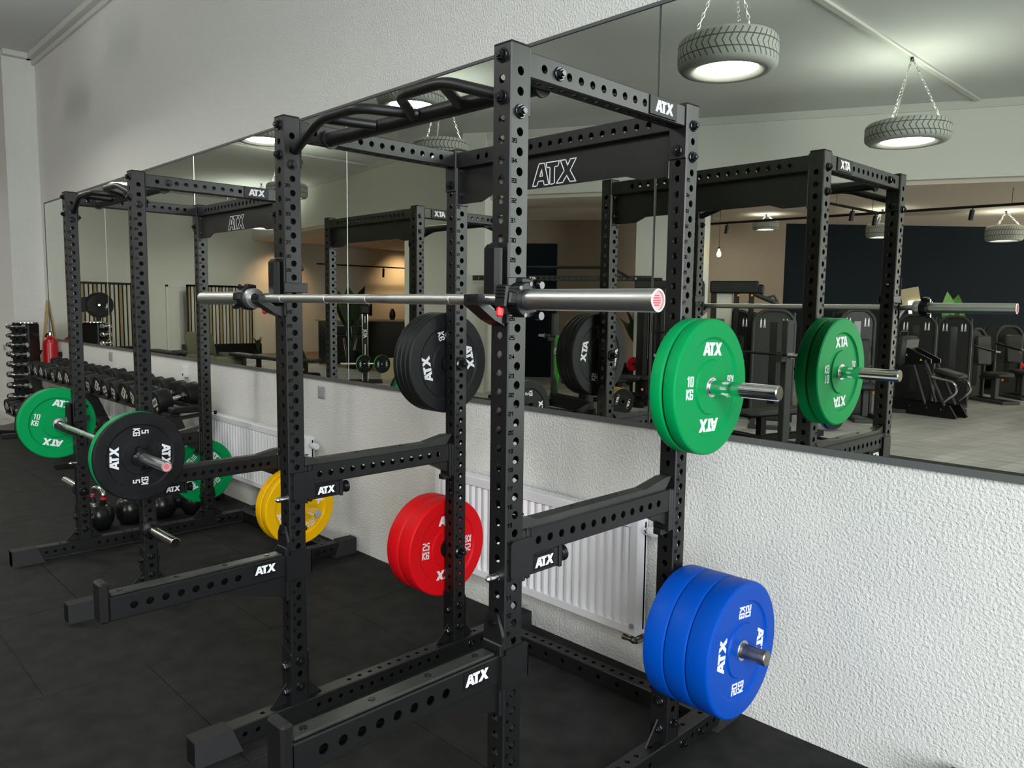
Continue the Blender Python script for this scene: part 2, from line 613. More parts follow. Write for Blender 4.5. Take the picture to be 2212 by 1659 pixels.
for z in (0.28, 2.97):
    b.box(5.98, 6.06, -21.3, -15.9, z - .03, z + .03, .004)
structure('window_2', b, 'frame_grey', smooth=0)
b = MB(); b.box(-22.3, 6.3, -24.3, 0.3, H, H + .2)
structure('ceiling', b, 'ceiling_paint', smooth=0)
b = MB()
b.prism([(-22.3, -8.62), (-9.7, -6.95), (6.3, -14.9), (6.3, -24.3), (-22.3, -24.3)], 3.56, 3.70)
structure('ceiling_rear', b, 'ceiling_warm', smooth=0)
b = MB()
b.prism([(-22.0, -8.53), (-9.7, -6.80), (6.0, -14.58), (6.0, -14.86), (-9.75, -7.08), (-22.0, -8.81)], 3.62, H - .001)
structure('wall_header', b, 'plaster', smooth=0)
b = MB()
b.prism([(-11.93, -7.06), (-10.34, -6.84), (-9.68, -6.72), (-9.30, -6.95), (-9.6, -8.0), (-11.93, -8.3)], -0.01, H - .002)
structure('wall_pier', b, 'plaster', smooth=0)
b = MB()
b.prism([(-22.0, -15.6), (-16.0, -14.4), (-12.03, -9.37), (-8.0, -12.4), (-7.1, -14.2), (-7.3, -14.3), (-8.16, -12.56), (-12.0, -9.67), (-15.9, -14.6), (-22.0, -15.8)], -0.01, 3.56)
structure('wall_rear', b, 'beige_paint', smooth=0)
b = MB()
b.prism([(-7.1, -14.2), (-3.3, -18.4), (0.5, -22.6), (6.0, -22.6), (6.0, -22.8), (0.4, -22.8), (-7.25, -14.36)], -0.01, 3.56)
structure('wall_rear_dark', b, 'navy_paint', smooth=0)
b = MB()
b.prism([(-11.18, -9.93), (-10.62, -10.35), (-10.60, -10.33), (-11.16, -9.91)], -0.01, 3.03)
structure('door_2', b, 'navy_paint', smooth=0)
b = MB()
b.prism([(-7.46, -9.085), (-6.45, -9.50), (-6.34, -9.80), (-7.5, -9.9)], -0.01, 3.56)
structure('wall_pier_rear', b, 'plaster', smooth=0)
# coving and ceiling strips
b = MB()
b.box(-10.33, 6.0, -0.10, -0.0, H - .07, H, .006); b.box(-10.33, 6.0, -0.035, 0.0, H - .125, H - .07, .004)
structure('trim_1', b, 'coving', smooth=0)
b = MB()
b.box(-10.33, -10.23, -0.365, -0.05, H - .07, H, .006)
structure('trim_2', b, 'coving', smooth=0)
for k, x in enumerate((-2.28, -13.7)):
    b = MB()
    b.box(x - .045, x + .045, -10.4 if k == 0 else -7.5, 0.0, H - .035, H, .01)
    structure('trim_%d' % (k + 3), b, 'coving', smooth=0)
# header seam strips under the ceiling
b = MB()
for p, q in (((-22.0, -8.53), (-9.7, -6.80)), ((-9.7, -6.80), (6.0, -14.58))):
    d = (Vector(q) - Vector(p)).normalized(); n = Vector((-d.y, d.x))
    if n.y < 0: n = -n
    p, q = Vector(p), Vector(q)
    b.prism([v[:] for v in (p, q, q + n * .03, p + n * .03)], H - .12, H - .001)
structure('trim_5', b, 'coving', smooth=0)
# door in the far wall
b = MB()
for y in (-5.87, -6.93):
    b.box(-22.0, -21.96, y - .035, y + .035, -.01, 2.11, .004)
b.box(-22.0, -21.96, -6.965, -5.835, 2.04, 2.11, .004)
door = structure('door_1', b, 'switch_white', smooth=0)
b = MB(); b.box(-22.0, -21.975, -6.9, -5.9, -.01, 2.04)
part('door_leaf', b, 'plaster', door, smooth=0)
b = MB(); b.cyl((-21.975, -6.8, 1.03), (-21.92, -6.8, 1.03), .012); b.cyl((-21.92, -6.8, 1.03), (-21.92, -6.68, 1.03), .01)
part('door_handle', b, 'chrome', door)

# ------------------------------------------------------------------ wall mirrors
MX = [1.868, -0.522, -2.901, -5.304, -7.703, -10.13]
names = ['right-most mirror panel, behind the green plates and reflecting the wide gym floor',
         'mirror panel behind the near rack, reflecting the gold-edged plates',
         'mirror panel between the two racks, reflecting the reception counter',
         'mirror panel behind the far rack, reflecting the olive armchair',
         'narrow-looking last mirror panel above the dumbbells, next to the corner']
for i in range(5):
    x0, x1 = MX[i + 1] + .0022, MX[i] - .0022
    t = thing('gym_mirror', names[i], 'mirror', ((x0 + x1) / 2, 0, 1.122), 0, 'wall mirror panels')
    w = (x1 - x0) / 2
    b = MB(); b.box(-w + .0035, w - .0035, -.0085, -.001, 0.0, 1.735)
    part('glass', b, 'mirror_glass', t, smooth=0)
    b = MB()
    for s in (-1, 1):
        b.prism([(s * w, -.0005), (s * (w - .0035), -.0085), (s * (w - .0035), -.0005)], 0, 1.735)
    part('bevelled_edge', b, 'mirror_edge', t, smooth=0)
def rail(x0, x1, z0, z1, lab):
    b = MB()
    b.box(x0, x1, -.011, -.0002, z0, z0 + .003); b.box(x0, x1, -.014, -.011, z0, z1, .001)
    o = b.build('mirror_rail', 'frame_grey', smooth=0)
    return tag(o, lab, 'rail', 'rails holding the mirrors')
rail(0.0105, 1.87, 1.098, 1.123, 'grey metal rail under the mirrors, right-hand length')
rail(-10.13, 0.0095, 1.098, 1.123, 'long grey metal rail under the mirrors, left of the joint')
rail(-10.13, 1.87, 2.856, 2.872, 'thin grey rail along the top edge of the mirrors')
b = MB(); b.box(-10.14, -10.131, -.013, -.0002, 1.10, 2.87, .001)
tag(b.build('mirror_rail', 'frame_grey', smooth=0), 'upright grey rail at the corner end of the mirrors', 'rail', 'rails holding the mirrors')

# ------------------------------------------------------------------ radiators, switches
def radiator(x0, x1, z0, z1, label, valve):
    t = thing('radiator', label, 'radiator', ((x0 + x1) / 2, -0.06, z0), 0, 'white panel radiators')
    w, h = (x1 - x0) / 2, z1 - z0
    b = MB()
    n = int((x1 - x0 - .10) / .0475)
    pitch_ = (x1 - x0 - .09) / n
    prof = []
    xs = -w + .045
    for i in range(n):
        a = xs + i * pitch_
        prof += [(a + pitch_ * .06, -.028), (a + pitch_ * .30, -.040), (a + pitch_ * .58, -.040), (a + pitch_ * .82, -.028)]
    prof = [(-w + .04, -.036)] + prof + [(w - .04, -.036)]
    lo, hi = .04, h - .05
    for za, zb in ((lo, hi),):
        vs = [(x, y, za) for x, y in prof] + [(x, y, zb) for x, y in prof]
        m = len(prof)
        b.add(vs, [[i, i + 1, i + 1 + m, i + m] for i in range(m - 1)])
    b.box(-w, -w + .045, -.040, .030, 0, h, .004); b.box(w - .045, w, -.040, .030, 0, h, .004)
    b.box(-w + .045, w - .045, -.040, -.020, 0, .042, .004); b.box(-w + .045, w - .045, -.040, -.020, h - .05, h, .004)
    b.box(-w, w, .005, .022, .02, h - .02, .003)
    part('panel', b, 'radiator_white', t, smooth=25)
    b = MB()
    k = int((2 * w - .06) / .018)
    for i in range(k):
        x = -w + .04 + i * .018
        b.box(x, x + .009, -.030, .022, h - .006, h + .001)
    part('grille', b, 'radiator_white', t, smooth=0)
    b = MB()
    for s in (-1, 1):
        b.box(s * (w - .25) - .012, s * (w - .25) + .012, .018, .058, h * .25, h * .85)
    part('wall_bracket', b, 'radiator_white', t, smooth=0)
    if valve:
        b = MB(); b.cyl((w, -.005, h - .055), (w + .022, -.005, h - .055), .013, n=16)
        b.cyl((w + .022, -.005, h - .055), (w + .030, -.005, h - .055), .019, n=20)
        v = part('valve', b, 'chrome', t)
        b = MB()
        b.lathe([(.019, 0), (.021, .006), (.0205, .03), (.023, .05), (.021, .058), (.008, .060)], 22, Matrix.Translation((w + .03, -.005, h - .055)) @ TO_X)
        for i in range(14):
            a = 2 * PI * i / 14
            b.box(w + .05, w + .082, -.005 + .0205 * math.cos(a) - .0015, -.005 + .0205 * math.cos(a) + .0015, h - .055 + .0205 * math.sin(a) - .0015, h - .055 + .0205 * math.sin(a) + .0015)
        part('thermostat_knob', b, 'switch_white', t)
        b = MB()
        b.cyl((w - .035, -.005, .012), (w - .035, -.005, -.03), .011, n=14); b.ball((w - .035, -.005, -.032), .017, 14)
        b.cyl((w - .075, -.010, -.03), (w - .015, -.010, -.034), .010, n=14); b.cyl((w - .015, -.010, -.034), (w - .002, .058, -.030), .010, n=14)
        b.cyl((w - .085, -.012, -.030), (w - .068, -.012, -.030), .013, n=12)
        part('pipe_fitting', b, 'raw_steel', t)
        b = MB(); b.cyl((w - .02, -.041, .045), (w - .02, -.046, .045), .012, n=16)
        part('blanking_plug', b, 'switch_grey', t)
    return t
radiator(-1.885, -0.49, 0.195, 0.722, 'white ribbed radiator behind the near rack, left of the blue plates', True)
radiator(-4.92, -3.31, 0.215, 0.70, 'white ribbed radiator behind the far rack, above the yellow plates', True)
radiator(-7.90, -6.55, 0.17, 0.64, 'white ribbed radiator half hidden below the dumbbell rack', False)

def wall_plate(x, z, w, h, label, m='switch_grey', y=0.0):
    t = thing('light_switch', label, 'switch', (x, y, z), 0)
    b = MB(); b.box(-w / 2, w / 2, -.010, 0, -h / 2, h / 2, .004)
    part('cover_plate', b, m, t, smooth=0)
    b = MB(); b.box(-w * .33, w * .33, -.016, -.010, -h * .36, h * .36, .004)
    part('rocker', b, m, t, smooth=0)
wall_plate(-3.256, 1.010, .085, .085, 'grey square light switch under the mirror rail between the racks')
wall_plate(-7.712, 1.010, .10, .10, 'small grey light switch above the back row of dumbbells')
wall_plate(-10.96, 0.968, .12, .08, 'grey light switch alone on the far recessed wall', y=-.365)
t = thing('wall_sensor', 'white plastic wedge-shaped thermostat box left of the far rack rear post', 'sensor', (-5.63, 0, 0.99))
b = MB(); b.prism([(-.055, 0), (.055, 0), (.055, -.035), (-.02, -.035)], -.045, .045)
part('housing', b, 'switch_white', t, smooth=0)
b = MB(); b.box(0.005, .025, -.0365, -.035, -.035, -.015)
part('display', b, 'number_paint', t, smooth=0)

# ------------------------------------------------------------------ power racks
RK = {1: (0.0, -1.32087, 0.0190377), 2: (-2.78094, -1.31462, 0.0113919)}
LX, DY = -1.138, 0.8086          # spacing of the uprights
PW = 0.067
def RL(r, x, y, z):
    ox, oy, t = RK[r]
    return (ox + math.cos(t) * x - math.sin(t) * y, oy + math.sin(t) * x + math.cos(t) * y, z)
ZX = [.262 + .05 * n for n in range(-3, 40)]      # holes on the faces looking along the wall
ZY = [.242 + .05 * n for n in range(-3, 40)]      # holes on the faces looking at the wall

def post_mesh():
    b = MB()
    z0 = .094
    b.perf_tube((-PW / 2, 0, z0), (0, 0, 1), (1, 0, 0), 2.276 - z0, PW, PW, [z - z0 for z in ZX], [z - z0 for z in ZY], caps=True)
    return b
def numbers_mesh():
    b = MB()
    for n in range(1, 36):
        z = .262 + .05 * n + .0255
        strokes(b, str(n), .0115, .0022, .0004, .0004, basis((0, -.0205, z), (0, 1, 0), (0, 0, 1), (1, 0, 0)))
    return b
bolt_b = MB()
bolt_b.lathe([(.0185, 0), (.0185, .003), (.017, .0045)], 24)
bolt_b.lathe([(.0145, .0045), (.0145, .011), (.0125, .014)], 6)
bolt_b.lathe([(.008, .014), (.008, .018), (.007, .019)], 14)
DIRS = {'+x': (0, PI / 2, 0), '-x': (0, -PI / 2, 0), '+y': (-PI / 2, 0, 0), '-y': (PI / 2, 0, 0)}
PROTO = {}
def proto(key, fn, m, name, parent, loc=(0, 0, 0), rot=(0, 0, 0), smooth=30):
    if key not in PROTO:
        o = fn().build(name, m, parent, smooth=smooth)
        o.location = loc
        o.rotation_euler = rot
        PROTO[key] = o
        return o
    return share(PROTO[key], name, parent, loc, rot)

def top_beam(outer):
    def f():
        b = MB()
        ys = [.096 + .05 * k for k in range(13)]
        if outer:
            ys = [y for y in ys if y < .56]
        L = DY - PW
        b.perf_tube((-.034, PW / 2, 2.2375), (0, 1, 0), (1, 0, 0), L, .054, .066, [y - PW / 2 for y in ys], [y - PW / 2 for y in [.096 + .05 * k for k in range(13)]])
        for y, s in ((PW / 2, 1), (DY - PW / 2, -1)):
            b.box(-PW + .001, -.001, y, y + s * .0055, 2.105, 2.277, .002)
        return b
    return f
def rear_beam():
    b = MB()
    xs = [(-.153 - .05 * k) for k in range(18)]
    x0 = LX
    b.perf_tube((x0, DY, 2.2325), (1, 0, 0), (0, 1, 0), -PW - x0, .066, .066, [x - x0 for x in xs], [x - x0 for x in xs])
    for x, s in ((-PW, -1), (LX, 1)):
        b.box(x, x + s * .006, DY - PW / 2 + .001, DY + PW / 2 - .001, 2.045, 2.272, .002)
    return b
def sign_panel():
    b = MB()
    x0, x1 = LX + .006, -PW - .006
    b.prism([(x0, 2.2), (x0, 2.052), (x0 + .125, 2.052), (x0 + .19, 2.077), (x1 - .19, 2.077), (x1 - .125, 2.058), (x1, 2.058), (x1, 2.2)],
            0, .006, basis((0, DY - .004, 0), (1, 0, 0), (0, 0, 1), (0, -1, 0)))
    return b
def sign_logo():
    b = MB()
    logo_outline(b, .083, .0038, 0, .0008, basis((-.60, DY - .0103, 2.127), (1, 0, 0), (0, 0, 1), (0, -1, 0)))
    return b
def base_beam():
    b = MB()
    y0, y1 = -.275, 1.16
    yh = [-.225 + .05 * k for k in range(4)] + [.079 + .05 * k for k in range(13)] + [.90 + .05 * k for k in range(5)]
    yt = [-.14, .1, .14] + [.24 + .05 * k for k in range(9)] + [.72, .93, 1.05]
    b.perf_tube((-PW / 2, y0, .0585), (0, 1, 0), (1, 0, 0), y1 - y0, PW, .071, [y - y0 for y in yh], [y - y0 for y in []], hv2=[y - y0 for y in yt], r=.0095)
    return b
def base_cap(front):
    def f():
        b = MB()
        s = -1 if front else 1
        a, e, m_ = (-.235, -.41, -.275) if front else (1.12, 1.285, 1.16)
        prof = [(e, 0), (a - s * .0, 0), (m_, .099), (e, .099)] if front else [(a + .0, 0), (e, 0), (e, .101), (m_, .101)]
        b.prism(prof, -PW - .004, .004, basis((0, 0, 0), (0, 1, 0), (0, 0, 1), (1, 0, 0)))
        b.box(-PW - .002, .002, e, e - s * .004, .004, .095, .003)
        return b
    return f
def low_rear_beam():
    b = MB()
    xs = [-.127 - .05 * k for k in range(19)]
    b.perf_tube((LX, 1.085, .0585), (1, 0, 0), (0, 1, 0), -PW - LX, .066, .069, [x - LX for x in xs[::2]], [x - LX for x in xs], r=.0105)
    for x, s in ((-PW, -1), (LX, 1)):
        b.box(x, x + s * .006, 1.04, 1.13, .012, .094, .002)
    return b
def foot_bracket():
    """bolted angle plates holding one upright on its base beam (upright at the origin)"""
    b = MB()
    for s in (-1, 1):
        y = s * PW / 2
        b.prism([(-PW, .094), (0, .094), (0, .292), (-.006, .300), (-PW, .318)], 0, .005, basis((0, y, 0), (1, 0, 0), (0, 0, 1), (0, s, 0)))
        b.prism([(s * (PW / 2 + .004), .094), (s * (PW / 2 + .075), .094), (s * (PW / 2 + .004), .175)], -.040, -.034, basis((0, 0, 0), (0, 1, 0), (0, 0, 1), (1, 0, 0)))
    return b
def badge(h, w):
    def f():
        b = MB()
        b.box(-w / 2, w / 2, -h / 2, h / 2, 0, .004, .0015)
        return b
    return f
def badge_logo(h):
    def f():
        b = MB()
        logo(b, h, .004, .0055, None)
        return b
    return f
FACE_X = (PI / 2, 0, PI / 2)       # local x -> +Y, local y -> +Z, local z -> +X
def put_badge(parent, key, h, w, lh, loc):
    o = proto('badge' + key, badge(h, w), 'pad_black', 'badge', parent, loc, FACE_X)
    l = proto('badgelogo' + key, badge_logo(lh), 'white_paint', 'lettering', o)
    l['label'] = 'white raised lettering'
    return o
def pull_up_bar():
    b = MB()
    b.cyl((LX + .01, .154, 2.222), (-PW - .008, .154, 2.222), .0255, n=24)
    R = .0165
    b.tube([(LX + .002, .012, 2.163), (-.925, -.012, 2.236), (-.705, -.012, 2.236), (-.585, .134, 2.222)], R, 14, bend=.05)
    b.tube([(-.915, -.008, 2.236), (-.815, .134, 2.222)], R, 14)
    b.tube([(-PW - .002, .012, 2.163), (-.285, -.012, 2.236), (-.495, -.012, 2.236), (-.615, .134, 2.222)][::1], R, 14, bend=.05)
    b.tube([(-.300, -.008, 2.236), (-.39, .134, 2.222)], R, 14)
    for x, s in ((LX, 1), (-PW, -1)):
        b.cyl((x, .154, 2.222), (x + s * .010, .154, 2.222), .034, n=20)
    return b
def storage_pin():
    """bolted weight pin along +X from the upright face"""
    b = MB()
    b.lathe([(.0246, 0), (.0246, .336), (.0225, .339)], 28, TO_X)
    return b
def pin_flange():
    b = MB()
    b.lathe([(.030, 0), (.048, .001), (.048, .010), (.043, .016), (.030, .020), (.0247, .024)], 32, TO_X)
    return b
def pin_nut():
    b = MB()
    b.lathe([(.030, 0), (.030, .006), (.024, .010)], 24)
    b.lathe([(.011, .01), (.011, .034), (.009, .036)], 16)
    b.lathe([(.017, .010), (.017, .022)], 6)
    return b

def make_rack(r, label, pins, raw_pin=()):
    ox, oy, t_ = RK[r]
    root = thing('power_rack', label, 'power rack', (ox, oy, 0), t_, 'black power racks along the mirror wall')
    for px in (0, LX):
        for py in (0, DY):
            p = proto('post', post_mesh, 'rack_black', 'upright', root, (px, py, 0), smooth=0)
            proto('nums', numbers_mesh, 'number_paint', 'number_marking', p, smooth=0)
            b_ = MB
            def capf():
                c = MB(); c.box(-PW, 0, -PW / 2, PW / 2, 2.2755, 2.283, .004)
                return c
            proto('cap', capf, 'rubber_cap', 'end_cap', p, smooth=0)
            proto('foot', foot_bracket, 'rack_black', 'foot_bracket', root, (px, py, 0), smooth=0)
            def bolt(x, y, z, d):
                if 'bolt' not in PROTO:
                    o = bolt_b.build('bolt', 'bolt_metal', root, smooth=25)
                    o.location, o.rotation_euler = (x, y, z), DIRS[d]
                    PROTO['bolt'] = o
                else:
                    share(PROTO['bolt'], 'bolt', root, (x, y, z), DIRS[d])
            xc, hw = px - PW / 2, PW / 2
            for z in (.262, .162):
                bolt(px, py, z, '+x')
            for z in (.242, .142):
                bolt(xc, py - hw - .005, z, '-y'); bolt(xc, py + hw + .005, z, '+y')
            if py == 0:
                for z in (2.25, 2.147):
                    bolt(xc, -hw, z, '-y')
                bolt(px, 0, 2.112, '+x'); bolt(xc, hw + .006, 2.132, '+y')
            else:
                bolt(xc, py - hw - .006, 2.132, '-y')
                for z in (2.212, 2.112):
                    if px == 0:
                        bolt(px, py, z, '+x')
                    else:
                        bolt(px + .006, py, z - .02, '+x')
                bolt(px - PW, py, 2.212, '-x')
    tb = proto('topbeam', top_beam(True), 'rack_black', 'side_beam', root, smooth=0)
    proto('topbeam2', top_beam(False), 'rack_black', 'side_beam', root, (LX, 0, 0), smooth=0)
    put_badge(root, 'top', .058, .146, .036, (-.006, .642, 2.239))
    for x in (-.0068, LX - .0068):
        share(PROTO['bolt'], 'bolt', root, (x, .154, 2.2375), DIRS['+x'])
    proto('rear', rear_beam, 'rack_black', 'rear_beam', root, smooth=0)
    sp = proto('sign', sign_panel, 'rack_black', 'sign_panel', root, smooth=0)
    sl = proto('signlogo', sign_logo, 'white_paint', 'lettering', sp, smooth=0)
    sl['label'] = 'white outlined lettering'
    for x in (0, LX):
        proto('base', base_beam, 'rack_black', 'base_beam', root, (x, 0, 0), smooth=0)
        proto('capf', base_cap(True), 'rubber_cap', 'foot_cap', root, (x, 0, 0), smooth=0)
        proto('capr', base_cap(False), 'rubber_cap', 'foot_cap', root, (x, 0, 0), smooth=0)
        for y in (.88, 1.0):
            share(PROTO['bolt'], 'bolt', root, (x, y, .0585), DIRS['+x'])
    proto('lowrear', low_rear_beam, 'rack_black', 'rear_floor_beam', root, smooth=0)
    proto('pull', pull_up_bar, 'rack_black', 'pull_up_bar', root)
    for k, (px, py, n, side) in enumerate(pins):
        z = .262 + .05 * n
        x = px if side > 0 else px - PW
        rot = (0, 0, 0) if side > 0 else (0, 0, PI)
        raw = k in raw_pin
        if raw:
            p = proto('pinraw', storage_pin, 'raw_steel', 'weight_pin', root, (x, py, z), rot)
            p['label'] = 'worn bare-steel pin'
        else:
            p = proto('pin', storage_pin, 'chrome', 'weight_pin', root, (x, py, z), rot)
            p['label'] = 'chrome weight pin'
        proto('flange', pin_flange, 'pad_black', 'flange', p)
        xo = px - PW if side > 0 else px
        proto('nut', pin_nut, 'bolt_metal', 'pin_nut', root, (xo, py, z), DIRS['-x' if side > 0 else '+x'])
    return root

make_rack(1, 'nearest black power rack, empty barbell across its front hooks', [(0, DY, 22, 1), (0, DY, 5, 1), (LX, DY, 22, -1), (LX, DY, 5, -1)], raw_pin=(1,))
make_rack(2, 'far black power rack, loaded barbell low on its front', [(0, DY, 3, 1), (LX, DY, 3, -1), (0, 0, 3, 1), (LX, 0, 3, -1)])

# ------------------------------------------------------------------ hooks, spotter arms, safety bars
YZ = basis((0, 0, 0), (0, 1, 0), (0, 0, 1), (1, 0, 0))
def make_hook():
    t = thing('bar_hook', '', 'hook')
    b = MB()
    b.box(-PW + .001, .005, -.042, -.0355, -.062, .148, .004)
    b.box(.001, .0065, -.042, .052, .022, .058, .002)
    b.box(-PW - .0065, -PW - .001, -.042, .052, .022, .058, .002)
    b.prism([(-.042, -.066), (-.075, -.052), (-.135, -.014), (-.135, .013), (-.117, .013), (-.105, -.012), (-.075, -.028), (-.042, -.028)], -.060, -.007, YZ)
    part('bracket', b, 'rack_black', t, smooth=0)
    b = MB(); b.box(-.063, -.004, -.073, -.043, -.026, .142, .011)
    part('wear_pad', b, 'pad_black', t, smooth=20)
    b = MB()
    b.prism([(-.116, .0135), (-.105, -.0118), (-.075, -.0278), (-.074, -.024), (-.102, -.006), (-.113, .0145)], -.058, -.009, YZ)
    part('saddle_liner', b, 'liner', t, smooth=0)
    b = MB()
    b.cyl((-PW / 2, .0335, .112), (-PW / 2, .048, .112), .0105, n=16); b.ball((-PW / 2, .048, .112), .0105, 14)
    part('locating_pin', b, 'bolt_metal', t)
    b = MB(); logo(b, .011, 0, .0008, basis((-.0335, -.1352, 0), (1, 0, 0), (0, 0, 1), (0, -1, 0)))
    part('lettering', b, 'pad_black', t, smooth=0)
    return t
hook = make_hook()
hk = [(1, 0, 1.635, 'black bar hook on the right front upright of the near rack'), (1, LX, 1.635, 'black bar hook on the left front upright of the near rack'),
      (2, 0, .838, 'black bar hook hidden behind the 5 kg plate on the far rack'), (2, LX, .838, 'black bar hook on the left front upright of the far rack')]
for i, (r, x, z, lab) in enumerate(hk):
    o = hook if i == 0 else dup(hook, (0, 0, 0))
    o.location = RL(r, x, 0, z)
    o.rotation_euler = (0, 0, RK[r][2])
    tag(o, lab, 'hook', 'bar hooks on the racks')

def make_spotter():
    t = thing('spotter_arm', '', 'spotter arm')
    b = MB()
    hs = [-.588 + .0503 * k for k in range(8)]
    y0, y1 = -.660, -.052
    b.perf_tube((-.0335, y0, .645), (0, 1, 0), (1, 0, 0), y1 - y0, .061, .078, [y - y0 for y in hs], [], r=.0125)
    part('beam', b, 'rack_black', t, smooth=0)
    b = MB(); b.box(-.069, .001, -.690, -.660, .604, .735, .007)
    part('end_stop', b, 'rack_black', t, smooth=0)
    b = MB(); b.box(-.058, -.010, -.655, -.060, .684, .693, .003)
    part('top_liner', b, 'liner', t, smooth=0)
    b = MB()
    for y in (-.62, -.44, -.27, -.11):
        b.cyl((-.034, y, .692), (-.034, y, .6955), .009, n=14)
    part('liner_screw', b, 'bolt_metal', t)
    b = MB(); b.prism([(-.335, .6065), (-.052, .6065), (-.052, .524)], -.058, -.010, YZ)
    part('gusset', b, 'rack_black', t, smooth=0)
    b = MB()
    b.box(-.069, .003, -.052, -.036, .512, .715, .003)
    b.prism([(-.069, .715), (.003, .715), (.003, .735), (-.018, .792), (-.052, .792), (-.069, .76)], .036, .046, basis((0, 0, 0), (1, 0, 0), (0, 0, 1), (0, -1, 0)))
    b.prism([(-.052, .588), (.045, .588), (.052, .594), (.052, .692), (.045, .697), (-.036, .697), (-.036, .684), (-.052, .684)], .0008, .0085, YZ)
    b.prism([(-.036, .588), (.052, .588), (.052, .697), (-.036, .697)], -PW - .0085, -PW - .0008, YZ)
    b.box(-PW - .0085, .0085, .047, .0525, .60, .69, .001)
    part('post_bracket', b, 'rack_black', t, smooth=0)
    b = MB(); b.cyl((-.034, -.046, .765), (-.034, -.052, .765), .010, n=16); b.cyl((-.034, .0335, .765), (-.034, .048, .765), .0105, n=16); b.ball((-.034, .048, .765), .0105, 14)
    part('locating_pin', b, 'bolt_metal', t)
    put_badge(t, 'arm', .045, .085, .030, (-.0028, -.135, .655))
    return t
sp = make_spotter()
tag(sp, 'black spotter arm jutting from the right front upright of the near rack', 'spotter arm', 'spotter arms on the near rack')
sp.location = RL(1, 0, 0, 0); sp.rotation_euler = (0, 0, RK[1][2])
dup(sp, RL(1, LX, 0, 0), RK[1][2], 'black spotter arm jutting from the left front upright of the near rack')

def make_safety():
    t = thing('safety_bar', '', 'safety bar')
    b = MB()
    hs = [.0965 + .0487 * k for k in range(13)]
    y0, y1 = .066, .740
    b.perf_tube((-.0335, y0, .9735), (0, 1, 0), (1, 0, 0), y1 - y0, .064, .077, [y - y0 for y in hs], [], r=.0118)
    part('beam', b, 'rack_black', t, smooth=0)
    b = MB()
    b.prism([(.040, 1.012), (.735, 1.012), (.768, 1.052), (.735, 1.052), (.62, 1.030), (.17, 1.030), (.10, 1.030), (.040, 1.046)], -.055, -.012, YZ)
    part('top_liner', b, 'liner', t, smooth=0)
    b = MB()
    for y in (.06, .28, .50, .74):
        b.cyl((-.034, y, 1.03 if .1 < y < .7 else 1.045), (-.034, y, 1.0325 if .1 < y < .7 else 1.049), .007, n=12)
    part('liner_screw', b, 'bolt_metal', t)
    b = MB()
    b.box(-PW, .0, .0345, .047, .868, 1.012, .004); b.box(-PW, 0, .050, .066, .872, 1.012, .004)
    b.box(-PW, .001, .745, .757, .864, 1.014, .004); b.box(-PW, 0, .760, .7735, .864, 1.010, .004)
    b.prism([(.640, .936), (.745, .936), (.745, .885)], -.055, -.012, YZ)
    b.box(-.05, -.015, .722, .772, .852, .874, .003)
    b.prism([(-.020, .895), (-.010, .888), (.066, .888), (.066, .992), (-.010, .992), (-.020, .984)], .0008, .0075, YZ)
    part('end_bracket', b, 'rack_black', t, smooth=0)
    b = MB()
    b.box(-.058, -.009, .066, .190, .876, .936, .003); b.box(-.063, -.004, .190, .203, .872, .940, .003)
    part('lock_block', b, 'rack_black', t, smooth=0)
    b = MB()
    b.lathe([(.013, .203), (.013, .212), (.021, .216), (.021, .226), (.0235, .228), (.0235, .236), (.019, .239)], 24, basis((-.0335, 0, .9), (1, 0, 0), (0, 0, -1), (0, 1, 0)))
    part('pull_knob', b, 'pad_black', t)
    b = MB()
    b.lathe([(.0105, .034), (.0105, .058), (.0085, .066), (.0035, .072)], 18, basis((-.0335, 0, .892), (1, 0, 0), (0, 0, 1), (0, -1, 0)))
    pn = part('locking_pin', b, 'chrome', t)
    pn['label'] = 'chrome pin tip'
    put_badge(t, 'safe', .042, .085, .028, (-.0088, .125, .907))
    return t
sf = make_safety()
tag(sf, 'black safety bar on the right side of the near rack, below the green plates', 'safety bar', 'safety bars inside the racks')
sf.location = RL(1, 0, 0, 0); sf.rotation_euler = (0, 0, RK[1][2])
dup(sf, RL(1, LX, 0, 0), RK[1][2], 'black safety bar on the left side of the near rack, above the yellow plates')
dup(sf, RL(2, 0, 0, -.40 + .10 - .0), RK[2][2], 'black safety bar on the right side of the far rack, behind the 5 kg plate')
dup(sf, RL(2, LX, 0, -.30), RK[2][2], 'black safety bar on the left side of the far rack, below the dumbbells')

